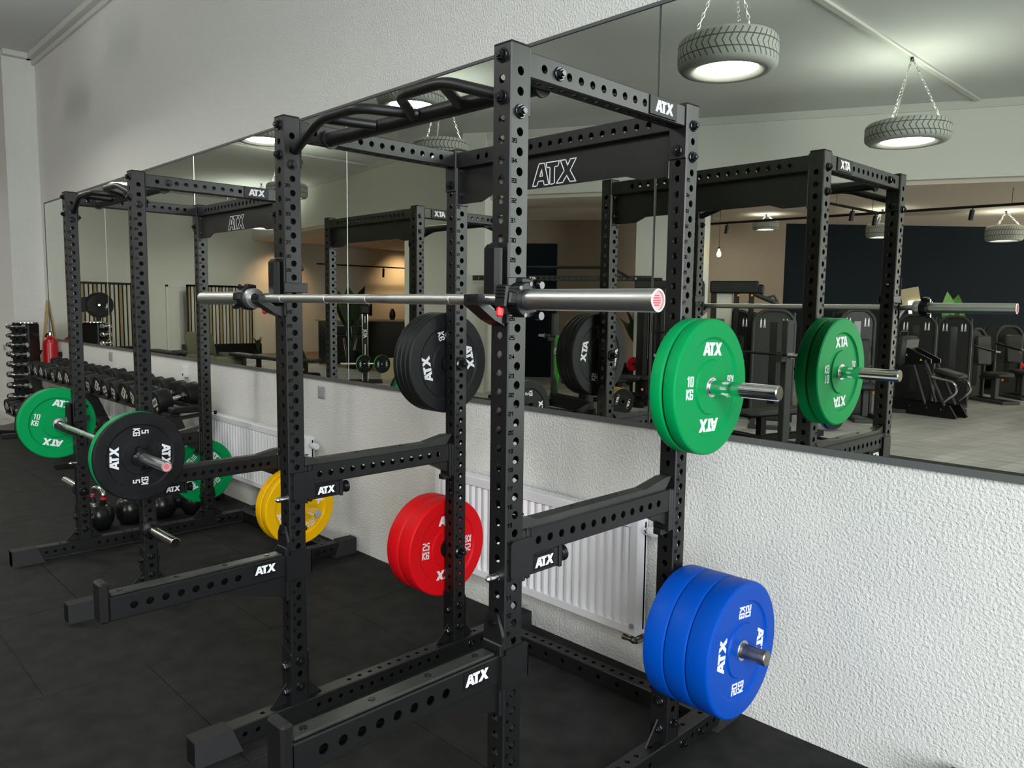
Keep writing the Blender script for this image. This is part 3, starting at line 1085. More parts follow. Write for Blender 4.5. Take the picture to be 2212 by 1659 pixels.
# ------------------------------------------------------------------ weight plates
def make_plate(key, th, color, kg, R=.225):
    h = th / 2
    root_b = MB()
    ri, rb = .166, .092
    d = min(.007, th * .16)
    half = [(.030, h - .001), (.088, h - .001), (.092, h - d), (.158, h - d), (ri, h), (R - .007, h), (R - .0015, h - .004), (R, h - .009)]
    prof = half + [(r, -z) for r, z in half[::-1]]
    root_b.lathe(prof, 72, TO_X, closed=True)
    o = root_b.build('weight_plate', color, None, smooth=28)
    b = MB()
    b.lathe([(.0256, h + .001), (.033, h + .001), (.035, h - .002), (.035, -h + .002), (.033, -h - .001), (.0256, -h - .001)], 36, TO_X, closed=True)
    hub = part('steel_hub', b, 'steel', o)
    hub['label'] = 'steel bore ring'
    b = MB()
    for fl in (1, -1):
        F = basis((fl * (h - d), 0, 0), (0, fl, 0), (0, 0, 1), (fl, 0, 0))
        for a in (0, PI):
            Rz = Matrix.Rotation(a, 4, 'Z')
            logo(b, .043, 0, .0016, F @ Rz @ Matrix.Translation((0, .1255, 0)))
            M2 = F @ Rz @ Matrix.Translation((-.1255, 0, 0))
            strokes(b, kg, .034, .0052, 0, .0016, M2 @ Matrix.Translation((0, .0205, 0)), .64)
            strokes(b, 'KG', .034, .0052, 0, .0016, M2 @ Matrix.Translation((0, -.0205, 0)), .64)
    l = part('lettering', b, 'white_paint', o, smooth=0)
    l['label'] = 'white raised weight markings'
    return o
PL = {}
def plate(r, x, y, z, key, th, color, kg, ang, label, group):
    """x is the middle of the plate's thickness"""
    if key not in PL:
        o = make_plate(key, th, color, kg)
        PL[key] = o
    else:
        o = dup(PL[key], (0, 0, 0))
    o.location = RL(r, x, y, z)
    o.rotation_euler = (math.radians(ang), 0, RK[r][2])
    o.rotation_mode = 'XYZ'
    return tag(o, label, 'weight plate', group)
z22, z5, z3 = 1.362, .512, .412
GP = 'green 10 kg plates'
plate(1, .033, DY, z22, 'g10', .045, 'green_rubber', '10', 4, 'inner green 10 kg plate on the upper right pin of the near rack', GP)
plate(1, .0835, DY, z22, 'g10', .045, 'green_rubber', '10', -2, 'outer green 10 kg plate on the upper right pin of the near rack', GP)
BP = 'blue 20 kg plates'
for k, n in enumerate(('innermost', 'middle', 'outermost')):
    plate(1, .055 + .0805 * k, DY, z5, 'b20', .079, 'blue_rubber', '20', (60, 130, 83)[k], n + ' blue 20 kg plate low on the right rear upright of the near rack', BP)
KP = 'black 5 kg plates'
for k, n in enumerate(('closest to the upright', 'second from the upright', 'third from the upright', 'furthest from the upright')):
    plate(1, LX - PW - .027 - .0305 * k, DY, z22, 'k5', .0285, 'black_rubber', '5', (101, 40, 75, 10)[k], 'black 5 kg plate on the near rack rear pin, ' + n, KP)
RP = 'red 25 kg plates'
plate(1, LX - PW - .057, DY, z5, 'r25', .083, 'red_rubber', '25', -3, 'front red 25 kg plate on the near rack, closest to the upright', RP)
plate(1, LX - PW - .1425, DY, z5, 'r25', .083, 'red_rubber', '25', 40, 'back red 25 kg plate on the near rack, furthest from the upright', RP)
YP = 'yellow 15 kg plates'
plate(2, .045, DY, z3, 'y15', .064, 'yellow_rubber', '15', 80, 'inner yellow 15 kg plate, further from the camera', YP)
plate(2, .111, DY, z3, 'y15', .064, 'yellow_rubber', '15', 118, 'outer yellow 15 kg plate, with the pin sticking out of it', YP)
plate(2, LX - PW - .036, DY, z3, 'g10', .045, 'green_rubber', '10', -48, 'green 10 kg plate on the rear pin of the far rack, above the kettlebells', GP)

# ------------------------------------------------------------------ barbells and collars
BY = -.0905
def make_barbell():
    t = thing('barbell', '', 'barbell')
    b = MB()
    b.cyl((-.655, 0, 0), (.655, 0, 0), .0138, n=28)
    part('shaft', b, 'steel', t)
    b = MB()
    for x0, x1 in ((-.55, -.455), (-.445, -.17), (-.06, .06), (.17, .445), (.455, .55)):
        b.cyl((x0, 0, 0), (x1, 0, 0), .0145, n=28)
    part('knurling', b, 'knurl', t)
    for s in (1, -1):
        b = MB()
        M = TO_X if s > 0 else TO_X @ Matrix.Rotation(PI, 4, 'X')
        b.lathe([(.018, .655), (.036, .656), (.037, .659), (.037, .682), (.036, .685), (.0252, .686), (.0252, 1.099), (.0240, 1.100), (.0205, 1.100), (.0203, 1.094), (.0, 1.094)], 36, M, caps=False)
        sl = part('sleeve', b, 'steel', t)
        b = MB(); b.lathe([(.0202, 1.0941), (.0202, 1.0955), (.0, 1.0956)], 28, M, caps=False)
        c = part('end_cap', b, 'pink_disc', sl)
        c['label'] = 'pale red round end label'
        b = MB()
        for k, (yy, w) in enumerate(((.010, .008), (.005, .013), (0, .014), (-.005, .013), (-.010, .009))):
            b.box(-w, w, yy - .0014, yy + .0014, 1.0953, 1.0960, M=M)
        part('end_marking', b, 'red_plastic', sl, smooth=0)
    return t
bar = make_barbell()
tag(bar, 'empty steel barbell resting on the front hooks of the near rack', 'barbell', 'steel barbells on the racks')
bar.location = RL(1, -.6025, BY, 1.6352); bar.rotation_euler = (0, 0, RK[1][2])
dup(bar, RL(2, -.6025, BY, .8382), RK[2][2], 'steel barbell low on the far rack, loaded with green and black plates')

def make_collar():
    """hinged clamp collar around +X, sleeve radius .025"""
    t = thing('barbell_collar', '', 'collar')
    b = MB()
    b.lathe([(.0262, 0), (.040, 0), (.043, .004), (.043, .034), (.040, .038), (.0262, .038)], 30, TO_X, closed=True)
    b.box(.002, .036, -.060, -.030, -.020, .012, .004); b.box(.002, .036, .030, .056, -.012, .016, .004)
    b.box(.004, .034, -.020, .018, .036, .052, .004)
    part('clamp_ring', b, 'machine_black', t, smooth=30)
    b = MB()
    for a in (.5, 1.5, 2.5, 3.6, 4.6):
        b.cyl((-.001, .0385 * math.cos(a), .0385 * math.sin(a)), (.0395, .0385 * math.cos(a), .0385 * math.sin(a)), .0055, n=12)
    b.cyl((.0385, .035, -.034), (.055, .035, -.034), .010, n=14); b.cyl((.0385, .028, .040), (.052, .028, .040), .009, n=14)
    part('rivets', b, 'bolt_metal', t)
    b = MB()
    b.box(-.010, .030, -.068, -.058, -.030, .026, .004)
    for z in (-.004, .004, .012, .020):
        b.box(-.006, .026, -.071, -.066, z - .0018, z + .0018, .001)
    part('lever', b, 'machine_black', t, smooth=0)
    b = MB(); b.box(.000, .016, -.070, -.052, -.052, -.026, .005)
    p = part('release_tab', b, 'red_plastic', t, smooth=0)
    p['label'] = 'red release tab'
    return t
cl = make_collar()
tag(cl, 'black clamp collar with red tab at the near right sleeve of the empty barbell', 'collar', 'clamp collars on the barbells')
cl.location = RL(1, .086, BY, 1.6352); cl.rotation_euler = (-.15, 0, RK[1][2])
dup(cl, RL(1, -.6025 - .6865, BY, 1.6352), (.1, 0, RK[1][2] + PI), 'black clamp collar with red tab at the left end of the empty barbell')
dup(cl, RL(2, .165, BY, .8382), (1.9, 0, RK[2][2]), 'black clamp collar against the 5 kg plate on the far rack barbell')
dup(cl, RL(2, -.6025 - .767, BY, .8382), (.6, 0, RK[2][2] + PI), 'black clamp collar on the hidden left end of the far rack barbell')
plate(2, .107, BY, .8382, 'g10', .045, 'green_rubber', '10', 20, 'green 10 kg plate on the right end of the far barbell, behind the black one', GP)
plate(2, .1475, BY, .8382, 'k5', .0285, 'black_rubber', '5', 88, 'black 5 kg plate on the right end of the far barbell', KP)
plate(2, -.6025 - .7095, BY, .8382, 'g10', .045, 'green_rubber', '10', -15, 'green 10 kg plate on the left end of the far barbell, nearest the recessed wall', GP)
plate(2, -.6025 - .7500, BY, .8382, 'k5', .0285, 'black_rubber', '5', 30, 'black 5 kg plate on the left end of the far barbell, behind the green plate', KP)

# ------------------------------------------------------------------ dumbbells along the wall
ORD = ['first', 'second', 'third', 'fourth', 'fifth', 'sixth', 'seventh', 'eighth', 'ninth', 'tenth', 'eleventh', 'twelfth', 'thirteenth',
       'fourteenth', 'fifteenth', 'sixteenth', 'seventeenth', 'eighteenth']
YAX = basis((0, 0, 0), (1, 0, 0), (0, 0, -1), (0, 1, 0))
def make_dumbbell():
    t = thing('dumbbell', '', 'dumbbell')
    for s in (-1, 1):
        b = MB()
        M = Matrix.Rotation(PI, 4, 'Z') @ YAX if s < 0 else YAX
        b.lathe([(.0, .062), (.074, .063), (.086, .068), (.090, .078), (.090, .172), (.086, .180), (.076, .181), (.072, .178), (.0, .178)], 36, M, caps=False)
        hd = part('head', b, 'black_rubber', t)
        b = MB()
        F = basis((0, s * .1782, 0), (-s, 0, 0), (0, 0, 1), (0, s, 0))
        b.prism([(-.046, -.026), (.036, -.030), (.046, .024), (-.036, .030)], 0, .0015, F)
        e = part('emblem', b, 'slat_white', hd, smooth=0)
        b = MB()
        logo(b, .026, .0016, .0024, F)
        part('lettering', b, 'machine_black', hd, smooth=0)
        b = MB()
        strokes(b, '25', .020, .005, 0, .0015, F @ Matrix.Translation((.0, -.052, 0)))
        part('weight_number', b, 'slat_white', hd, smooth=0)
    b = MB()
    b.lathe([(.014, -.064), (.014, -.055), (.0165, -.02), (.0165, .02), (.014, .055), (.014, .064)], 18, YAX)
    b.lathe([(.024, -.064), (.024, -.058), (.018, -.054)], 18, YAX); b.lathe([(.018, .054), (.024, .058), (.024, .064)], 18, YAX)
    h = part('handle', b, 'chrome', t)
    h['label'] = 'chrome handle'
    return t
db = make_dumbbell()
first = True
for tier, (yc, zc, n, x_end, dx) in enumerate(((-.335, .838, 17, -4.98, .2515), (-.575, .405, 17, -5.02, .2525))):
    for k in range(n):
        o = db if first else dup(db, (0, 0, 0))
        first = False
        o.location = (x_end - dx * k, yc, zc)
        o.rotation_mode = 'XYZ'
        o.rotation_euler = Matrix.Rotation(.17, 4, 'X').to_euler()
        o.rotation_euler.y = random.uniform(-1, 1) * 1.2
        sc = 1.08 - .012 * k
        o.scale = (sc, 1.0, sc)
        tag(o, 'black round dumbbell, %s from the %s end of the %s tier' % (ORD[k if k < 9 else n - 1 - k], 'right' if k < 9 else 'left', 'upper' if tier == 0 else 'lower'), 'dumbbell',
            'black dumbbells on the two-tier stand')
t = thing('dumbbell_rack', 'long black two-tier stand along the wall holding the round dumbbells', 'dumbbell rack', (-7.0, -.4, 0))
def rel(mb, *a, **k):
    x0, x1, y0, y1, z0, z1 = a
    mb.box(x0 + 7.0, x1 + 7.0, y0 + .4, y1 + .4, z0, z1, **k)
b = MB()
rel(b, -9.2, -4.72, -.485, -.405, .705, .742, b=.004); rel(b, -9.2, -4.72, -.265, -.185, .748, .785, b=.004)
part('upper_shelf', b, 'rack_black', t, smooth=0)
b = MB()
rel(b, -9.25, -4.75, -.725, -.645, .275, .312, b=.004); rel(b, -9.25, -4.75, -.505, -.425, .318, .352, b=.004)
part('lower_shelf', b, 'rack_black', t, smooth=0)
for x in (-4.72, -6.85, -9.1):
    b = MB()
    b.prism([(-.12, 0), (-.20, 0), (-.52, .72), (-.42, .72)], x + 7 - .035, x + 7 + .035, basis((0, .4, 0), (0, 1, 0), (0, 0, 1), (1, 0, 0)))
    b.box(x + 7 - .03, x + 7 + .03, -.16, .30, .690, .712, .003, M=Matrix.Rotation(.10, 4, 'X'))
    lg = part('leg', b, 'rack_black', t, smooth=0)
    b = MB()
    logo(b, .055, 0, .001, basis((x + 7 + .0355, .11, .42), (0, .52, -.85), (0, .85, .52), (1, 0, 0)))
    part('lettering', b, 'white_paint', lg, smooth=0)
    b = MB(); rel(b, x - .035, x + .035, -.80, -.08, 0.0, .05, b=.004); rel(b, x - .025, x + .025, -.62, -.56, .05, .30, b=.003)
    part('foot', b, 'rack_black', t, smooth=0)
b = MB()
for x in (-4.66,):
    b.cyl((x + 7, -.22, .70), (x + 7, -.22, .672), .012, n=12); b.cyl((x + 7, .25, .748), (x + 7, .25, .72), .012, n=12)
b.box(2.27, 2.40, -.10, .13, .755, .80, .01)
part('end_saddle', b, 'pad_black', t, smooth=0)

# chrome dumbbell tower in the corner
TX, TY = -9.62, -.40
t = thing('dumbbell_tower', 'black upright tower of chrome dumbbells in the corner beside the extinguisher', 'dumbbell tower', (TX, TY, 0), PI / 4)
b = MB(); b.box(-.11, .11, -.11, .11, .05, 1.325, .012)
part('column', b, 'machine_black', t, smooth=0)
b = MB(); b.lathe([(.0, 1.326), (.135, 1.326), (.140, 1.332), (.140, 1.342), (.12, 1.347), (0, 1.347)], 24, caps=False)
part('cap', b, 'chrome', t)
b = MB(); b.box(-.36, .30, -.36, .30, 0, .05, .006)
part('base_plate', b, 'machine_black', t, smooth=0)
b = MB()
for k in range(9):
    z = 1.29 - .004 - .105 * k - .0025 * k * k
    b.box(.02, .06, -.155, -.11, z - .05, z - .025); b.box(-.06, -.02, -.155, -.11, z - .05, z - .025)
    b.box(-.155, -.11, .02, .06, z - .05, z - .025); b.box(-.155, -.11, -.06, -.02, z - .05, z - .025)
part('cradle', b, 'machine_black', t, smooth=0)
def make_chrome_db():
    q = thing('chrome_dumbbell', '', 'dumbbell')
    for s in (-1, 1):
        b = MB(); b.lathe([(.0, .055), (.026, .056), (.034, .062), (.034, .104), (.028, .110), (0, .111)], 8, TO_X @ Matrix.Rotation(PI, 4, 'X') if s < 0 else TO_X, caps=False)
        part('head', b, 'chrome', q, smooth=20)
    b = MB(); b.lathe([(.012, -.056), (.012, -.02), (.016, -.018), (.016, .018), (.012, .02), (.012, .056)], 14, TO_X)
    part('handle', b, 'chrome', q)
    return q
cd = make_chrome_db()
first = True
for side in range(2):
    for k in range(9):
        o = cd if first else dup(cd, (0, 0, 0))
        first = False
        z = 1.29 - .105 * k - .0025 * k * k
        c, s_ = math.cos(PI / 4), math.sin(PI / 4)
        lx, ly = (0, -.150) if side == 0 else (-.150, 0)
        o.location = (TX + c * lx - s_ * ly, TY + s_ * lx + c * ly, z)
        o.rotation_euler = (0, 0, PI / 4 + (0 if side == 0 else PI / 2))
        sc = .85 + .06 * k
        o.scale = (1 + .03 * k, sc, sc)
        tag(o, 'chrome dumbbell on the corner tower, %s from the top on its %s face' % (ORD[k], 'wide front' if side == 0 else 'left'), 'dumbbell', 'chrome dumbbells on the corner tower')

# fire extinguisher, leaning lath
t = thing('fire_extinguisher', 'red fire extinguisher hung on the wall behind the chrome dumbbell tower', 'extinguisher', (-9.66, -.125, .60))
b = MB(); b.lathe([(.0, 0), (.07, .002), (.085, .02), (.085, .47), (.078, .51), (.055, .54), (.030, .555), (.026, .575), (0, .576)], 32, caps=False)
part('cylinder', b, 'extinguisher_red', t)
b = MB(); b.cyl((0, 0, .575), (0, 0, .62), .018, n=14); b.cyl((-.01, 0, .60), (-.05, 0, .60), .012, n=12)
part('valve', b, 'chrome', t)
b = MB(); b.box(-.012, .10, -.012, .012, .640, .652, .003, M=Matrix.Rotation(-.55, 4, 'Y') @ Matrix.Translation((-.30, 0, -.10))); b.box(-.01, .09, -.012, .012, .612, .622, .003)
part('squeeze_handle', b, 'machine_black', t, smooth=0)
b = MB(); b.tube([(-.05, 0, .60), (-.10, -.02, .58), (-.11, -.03, .45), (-.095, -.03, .2)], .011, 10, bend=.04)
part('hose', b, 'machine_black', t)
b = MB()
for k, w in enumerate((.05, .04, .055, .03, .05, .045)):
    for i in range(6):
        a = -PI / 2 + .15 + (i - 3) * .13 * w / .05
        b.box(-.009, .009, -.0008, .0008, .10 + k * .022, .105 + k * .022, M=Matrix.Rotation(a + PI / 2, 4, 'Z') @ Matrix.Translation((0, -.0855, 0)))
l = part('label_print', b, 'white_paint', t, smooth=0)
b = MB(); b.box(-.03, .03, .085, .124, .30, .36, .004)
part('wall_hook', b, 'machine_black', t, smooth=0)
b = MB()
b.box(-.03, .03, -.012, .012, 0, 1.62, .003)
o = b.build('wooden_lath', 'wood', None, smooth=0)
o.location = (-10.16, -.20, .001)
o.rotation_euler = (-.115, 0.0, 0.05)
tag(o, 'pale wooden lath leaning against the end of the mirrors in the corner', 'lath')

# kettlebells on the floor between the racks and the dumbbells
def make_kettle():
    q = thing('kettlebell', '', 'kettlebell')
    b = MB(); b.lathe([(.0, 0), (.060, 0), (.070, .006), (.092, .045), (.103, .095), (.098, .135), (.080, .172), (.050, .196), (.0, .204)], 36, caps=False)
    part('body', b, 'kettle_black', q)
    b = MB()
    for s in (-1, 1):
        b.tube([(s * .045, 0, .175), (s * .056, 0, .205), (s * .064, 0, .232)], [.026, .021, .0178], 14)
    part('handle_horn', b, 'kettle_black', q)
    b = MB(); b.tube([(-.064, 0, .232), (-.068, 0, .262), (-.050, 0, .292), (0, 0, .300), (.050, 0, .292), (.068, 0, .262), (.064, 0, .232)], .0165, 16, bend=.03)
    h = part('handle', b, 'chrome', q); h['label'] = 'bare steel handle'
    b = MB()
    for s in (-1, 1):
        b.cyl((s * .0635, 0, .226), (s * .0655, 0, .244), .0195, n=18)
    r_ = part('colour_band', b, 'red_plastic', q); r_['label'] = 'red handle bands'
    return q
kb = make_kettle()
for k, (x, y, a, lab) in enumerate(((-4.45, -1.10, .25, 'front, nearest the far rack front post, steel handle showing'), (-4.49, -.875, .5, 'second from the front, right of the steel-handled one'),
                                    (-4.47, -.655, .1, 'third from the front, behind the big black plate'), (-4.43, -.43, .6, 'closest to the wall, below the green storage plate'))):
    o = kb if k == 0 else dup(kb, (0, 0, 0))
    o.location = (x, y, 0.0)
    o.rotation_euler = (0, 0, a)
    tag(o, 'black kettlebell on the floor, ' + lab, 'kettlebell', 'black kettlebells on the floor')

# storage box at the right edge
t = thing('storage_box', 'low black box with a white letter against the wall at the lower right corner', 'box', (.80, -.20, 0), .05)
b = MB(); b.box(-.05, .16, .02, .17, 0, .125, .01)
part('body', b, 'machine_black', t, smooth=0)
b = MB(); b.box(-.055, .165, .015, .175, .125, .140, .006)
part('lid', b, 'machine_black', t, smooth=0)
b = MB()
for poly in LOGO_PIECES[:3]:
    b.prism([((x - .52) * .10, (y - .5) * .10) for x, y in poly], 0, .001, basis((-.005, .06, .1402), (1, 0, 0), (0, 1, 0), (0, 0, 1)))
part('letter', b, 'white_paint', t, smooth=0)

# ------------------------------------------------------------------ tyre pendant lamps
def tyre_lamp(x, y, z, R, hz, top, label, group='old tyres hung as ceiling lamps'):
    t = thing('tyre_lamp', label, 'pendant lamp', (x, y, z), random.uniform(0, 6), group)
    b = MB()
    w = hz
    prof = [(.62 * R, -w * .80), (.70 * R, -w * .98), (.82 * R, -w), (.93 * R, -w * .90), (.985 * R, -w * .70), (R, -w * .45), (R, w * .45), (.985 * R, w * .70), (.93 * R, w * .90), (.82 * R, w), (.70 * R, w * .98),
            (.62 * R, w * .80), (.66 * R, w * .5), (.80 * R, 0), (.66 * R, -w * .5)]
    b.lathe(prof, 64, closed=True)
    part('tyre', b, 'tyre_rubber', t, smooth=50)
    b = MB(); b.lathe([(.0, -w * .72), (.60 * R, -w * .72), (.62 * R, -w * .60), (.0, -w * .55)], 48, caps=False)
    part('light_disc', b, 'lamp_glow', t)
    b = MB(); b.lathe([(.0, w * .30), (.55 * R, w * .30), (.55 * R, w * .36), (.0, w * .40)], 40, caps=False)
    part('uplight_disc', b, 'lamp_up_glow', t)
    hh = top - z
    for k in range(3):
        a = 2 * PI * k / 3 + .4
        p, q = Vector((.76 * R * math.cos(a), .76 * R * math.sin(a), w * .96)), Vector((.01 * math.cos(a), .01 * math.sin(a), hh - .02))
        n = int((q - p).length / .045)
        b = MB()
        d = (q - p) / n
        for i in range(n):
            c = p + d * i
            s_ = d.orthogonal().normalized() * .011
            if i % 2:
                s_ = d.cross(s_).normalized() * .011
            b.tube([c - d * .12, c + d * .15 + s_, c + d * .85 + s_, c + d * 1.12, c + d * .85 - s_, c + d * .15 - s_], .0042, 6, closed=True)
        part('chain', b, 'steel', t, smooth=60)
    b = MB(); b.cyl((0, 0, hh - .05), (0, 0, hh), .02, n=12)
    part('ceiling_hook', b, 'machine_black', t)
    return t
tyre_lamp(-2.32, -3.51, 3.83, .43, .145, H, 'large chunky tyre lamp nearest the near rack, lit white underneath')
tyre_lamp(-2.25, -7.63, 3.81, .49, .125, H - .035, 'thin wide tyre lamp on three long chains beside the ceiling strip')
tyre_lamp(-5.39, -2.36, 3.83, .36, .13, H, 'tyre lamp glimpsed behind the pull-up bars of the near rack')
tyre_lamp(-7.37, -4.37, 3.82, .40, .11, H, 'tyre lamp whose chains show between the posts of the near rack')
tyre_lamp(-12.87, -4.90, 3.82, .40, .14, H, 'distant tyre lamp half hidden behind the left front upright')
tyre_lamp(-7.30, -1.66, 3.62, .36, .12, H, 'tyre lamp cut by the top edge of the mirrors near the left front upright')
tyre_lamp(-13.1, -1.92, 3.74, .36, .12, H, 'tyre lamp over the dumbbell end of the hall')
tyre_lamp(-16.0, -1.5, 4.05, .36, .12, H, 'added unseen tyre lamp brightening the far wall, high over the recessed end of the hall')  # this and the next lamp are added out of sight to brighten the far wall
tyre_lamp(-18.8, -1.5, 4.05, .36, .12, H, 'added unseen tyre lamp brightening the far wall, furthest into the recessed end of the hall')
tyre_lamp(-18.2, -7.0, 3.70, .40, .14, H, 'added fill tyre lamp near the reception, hidden behind the far rack sign panel, right one')  # extra pair hidden by the sign, added as fill light for the far wall
tyre_lamp(-19.3, -6.7, 3.75, .40, .14, H, 'added fill tyre lamp near the reception, hidden behind the far rack sign panel, left one')
tyre_lamp(-2.87, -14.69, 3.13, .33, .15, 3.56, 'rugged off-road tyre lamp before the navy wall, far right', 'small rugged tyre lamps in the rear room')
tyre_lamp(-6.60, -12.32, 3.33, .26, .09, 3.56, 'small rugged tyre lamp before the beige wall', 'small rugged tyre lamps in the rear room')
tyre_lamp(-4.53, -12.98, 3.15, .28, .13, 3.56, 'rugged tyre lamp half hidden by the mirrored rack upright', 'small rugged tyre lamps in the rear room')

# ------------------------------------------------------------------ the rest of the gym, seen in the mirrors
def face(x, y, add=0.0):
    return math.atan2(-(1.448 - x), 2.742 - y) + add
MG = 'selectorised weight machines'
def stack_machine(x, y, w, h, label, body='machine_black', add=0.0, seat=True, lean=1, rails='machine_grey', signs=True):
    t = thing('weight_machine', label, 'weight machine', (x, y, -.010), face(x, y, add), MG)
    b = MB()
    hw = w / 2
    pts = [(-hw, .02), (hw, .02), (hw, h - .12), (hw - .04, h - .03), (hw - .12, h), (-hw + .12, h), (-hw + .04, h - .03), (-hw, h - .12)]
    b.prism(pts, -.02, .02, basis((0, .14, 0), (1, 0, 0), (0, 0, 1), (0, 1, 0)))
    b.prism(pts, -.02, .02, basis((0, -.22, 0), (1, 0, 0), (0, 0, 1), (0, 1, 0)))
    part('shroud', b, body, t, smooth=0)
    b = MB(); b.box(-.05, .05, .160, .163, .25, h - .16, .001)
    part('slot', b, 'screen_black', t, smooth=0)
    b = MB()
    for k in range(14):
        b.box(-hw + .1, hw - .1, -.16, .08, .12 + k * .038, .152 + k * .038, .003)
    part('weight_stack', b, 'machine_black', t, smooth=0)
    b = MB()
    for s in (-1, 1):
        b.tube([(s * hw, .16, .0), (s * hw, .16, h - .12), (s * (hw - .12), .16, h + .005), (0, .16, h + .01)], .026, 10, bend=.1)
        b.tube([(s * hw, -.25, .0), (s * hw, -.25, h - .02)], .022, 8)
    part('side_rail', b, rails, t)
    if signs:
        b = MB()
        for s in (-1, 1):
            for k in (0, 1):
                c = s * hw * .55 + k * .05 - .025
                b.box(c - .010, c + .010, .1605, .1615, h - .20, h - .13); b.box(c - .006, c + .006, .1605, .1615, h - .125, h - .11)
                b.box(c - .012, c - .004, .1605, .1615, h - .24, h - .20); b.box(c + .004, c + .012, .1605, .1615, h - .24, h - .20)
        part('pictogram', b, 'white_paint', t, smooth=0)
    b = MB()
    for s in (-1, 1):
        b.box(s * (hw - .05) - .035, s * (hw - .05) + .035, -.28, 1.05, 0.0, .06, .006)
    b.box(-hw, hw, 1.0, 1.06, .0, .06, .006)
    part('base_frame', b, 'machine_grey', t, smooth=0)
    if seat:
        b = MB(); b.box(-.04, .04, .62, .72, .06, .46, .006); b.box(-.03, .03, .30, .66, .40, .46, .006)
        part('seat_post', b, 'machine_grey', t, smooth=0)
        b = MB(); b.box(-.18, .18, .48, .92, .46, .55, .03)
        part('seat', b, 'upholstery', t, smooth=40)
        b = MB(); b.box(-.16, .16, .40, .47, .60, 1.15, .03, M=Matrix.Rotation(.12, 4, 'X'))
        part('back_pad', b, 'upholstery', t, smooth=40)
        b = MB()
        for s in (-1, 1):
            b.tube([(s * .28, .30, 1.05), (s * .34, .55, 1.0), (s * .33, .85, .95), (s * .26, .92, .93)], .017, 10, bend=.06)
        part('press_arm', b, 'machine_black', t)
        b = MB()
        for s in (-1, 1):
            b.cyl((s * .26, .915, .93), (s * .20, .96, .925), .020, n=12)
        part('hand_grip', b, 'chrome', t)
        b = MB(); b.ball((lean * .10, .70, .58 - .17), .026, 12); b.ball((lean * .16, .30, .78), .024, 12)
        k = part('adjust_knob', b, 'orange', t); k['label'] = 'orange adjusting knobs'
    return t
stack_machine(-4.06, -7.95, .56, 1.60, 'grey-fronted weight machine tower with pictograms, between the two mirrored green plates', 'machine_grey', seat=False)
stack_machine(-5.25, -8.95, .56, 1.58, 'dark weight machine with a shield emblem, just left of the grey-fronted tower', 'machine_black', .1)
stack_machine(-3.55, -9.55, .50, 1.62, 'black weight machine tower behind the mirrored near rack, right of the grey-fronted one', add=-.3)
stack_machine(-3.24, -11.35, .58, 1.55, 'tall black weight machine behind the slanted-frame machine, left of its pair', seat=False)
stack_machine(-2.86, -12.05, .50, 1.53, 'tall black weight machine behind the slanted-frame machine, right of its pair', seat=False)
stack_machine(-3.02, -13.60, .36, 1.30, 'lower weight machine with a grey seat pad beyond the pair of tall towers', add=-.7, signs=False)
stack_machine(-2.78, -14.85, .50, 1.34, 'lower weight machine furthest back, with a chest pad, in front of the navy wall', add=-.55, signs=False)
for (x, y, h, lab) in ((-3.02, -13.60, 1.30, 0), (-2.78, -14.85, 1.34, 1)):
    pass

# plate-loaded machine with slanted frame
t = thing('leg_machine', 'black plate-loaded machine with two slanted grey tubes, on the grey floor at the right', 'weight machine', (-2.75, -10.45, -.010), .20)
b = MB()
b.prism([(-.62, 0), (.56, 0), (.60, .02), (.48, .20), (-.62, .20)], -.17, -.14, basis((0, 0, 0), (1, 0, 0), (0, 0, 1), (0, -1, 0)))
b.prism([(-.62, 0), (.56, 0), (.60, .02), (.48, .20), (-.62, .20)], .14, .17, basis((0, 0, 0), (1, 0, 0), (0, 0, 1), (0, -1, 0)))
b.box(-.6, .5, -.14, .14, 0, .03)
part('base', b, 'machine_black', t, smooth=0)
b = MB()
for y in (.155, -.155):
    b.cyl((.40, y, .18), (.05, y, .86), .024, n=14); b.cyl((.10, y, .18), (-.12, y, .78), .020, n=14)
part('slanted_tube', b, 'machine_grey', t)
b = MB()
for y in (.13, -.13):
    b.prism([(-.42, .86), (-.30, 1.06), (-.18, 1.02), (.14, .88), (.14, .82), (-.20, .78), (-.42, .74)], y - .012, y + .012, basis((0, 0, 0), (1, 0, 0), (0, 0, 1), (0, -1, 0)))
part('lever', b, 'machine_black', t, smooth=0)
b = MB(); b.box(-.62, -.48, -.22, .22, .70, 1.18, .05, M=Matrix.Translation((.12, 0, 0)) @ Matrix.Rotation(.10, 4, 'Y'))
part('back_pad', b, 'machine_grey', t, smooth=40)
b = MB(); b.box(.02, .42, -.16, .16, .70, .78, .03, M=Matrix.Rotation(.22, 4, 'Y'))
part('seat', b, 'upholstery', t, smooth=40)
b = MB()
for y in (.20, -.20):
    b.tube([(.20, y, .62), (.55, y, .56), (.60, y, .42), (.42, y, .26)], .020, 10, bend=.08)
part('foot_bar', b, 'chrome', t)
b = MB(); b.tube([(-.42, .10, 1.16), (-.40, .10, 1.30), (-.40, -.10, 1.30), (-.42, -.10, 1.16)], .010, 8, bend=.03)
part('handle', b, 'machine_grey', t)
b = MB(); b.prism([(-.02, -.018), (.02, -.018), (0, .018)], .0, .001, basis((-.02, .143, .87), (-1, 0, 0), (0, 0, 1), (0, 1, 0))); b.prism([(-.02, -.018), (.02, -.018), (0, .018)], .0, .001, basis((-.50, .171, .15), (-1, 0, 0), (0, 0, 1), (0, 1, 0)))
part('warning_sticker', b, 'sticker_yellow', t, smooth=0)
b = MB()
for x, z in ((.36, .13), (.14, .13), (-.14, .13), (.05, .84), (-.25, .93), (-.30, .84)):
    b.cyl((x, .17 if z < .5 else .143, z), (x, .182 if z < .5 else .155, z), .016, n=10)
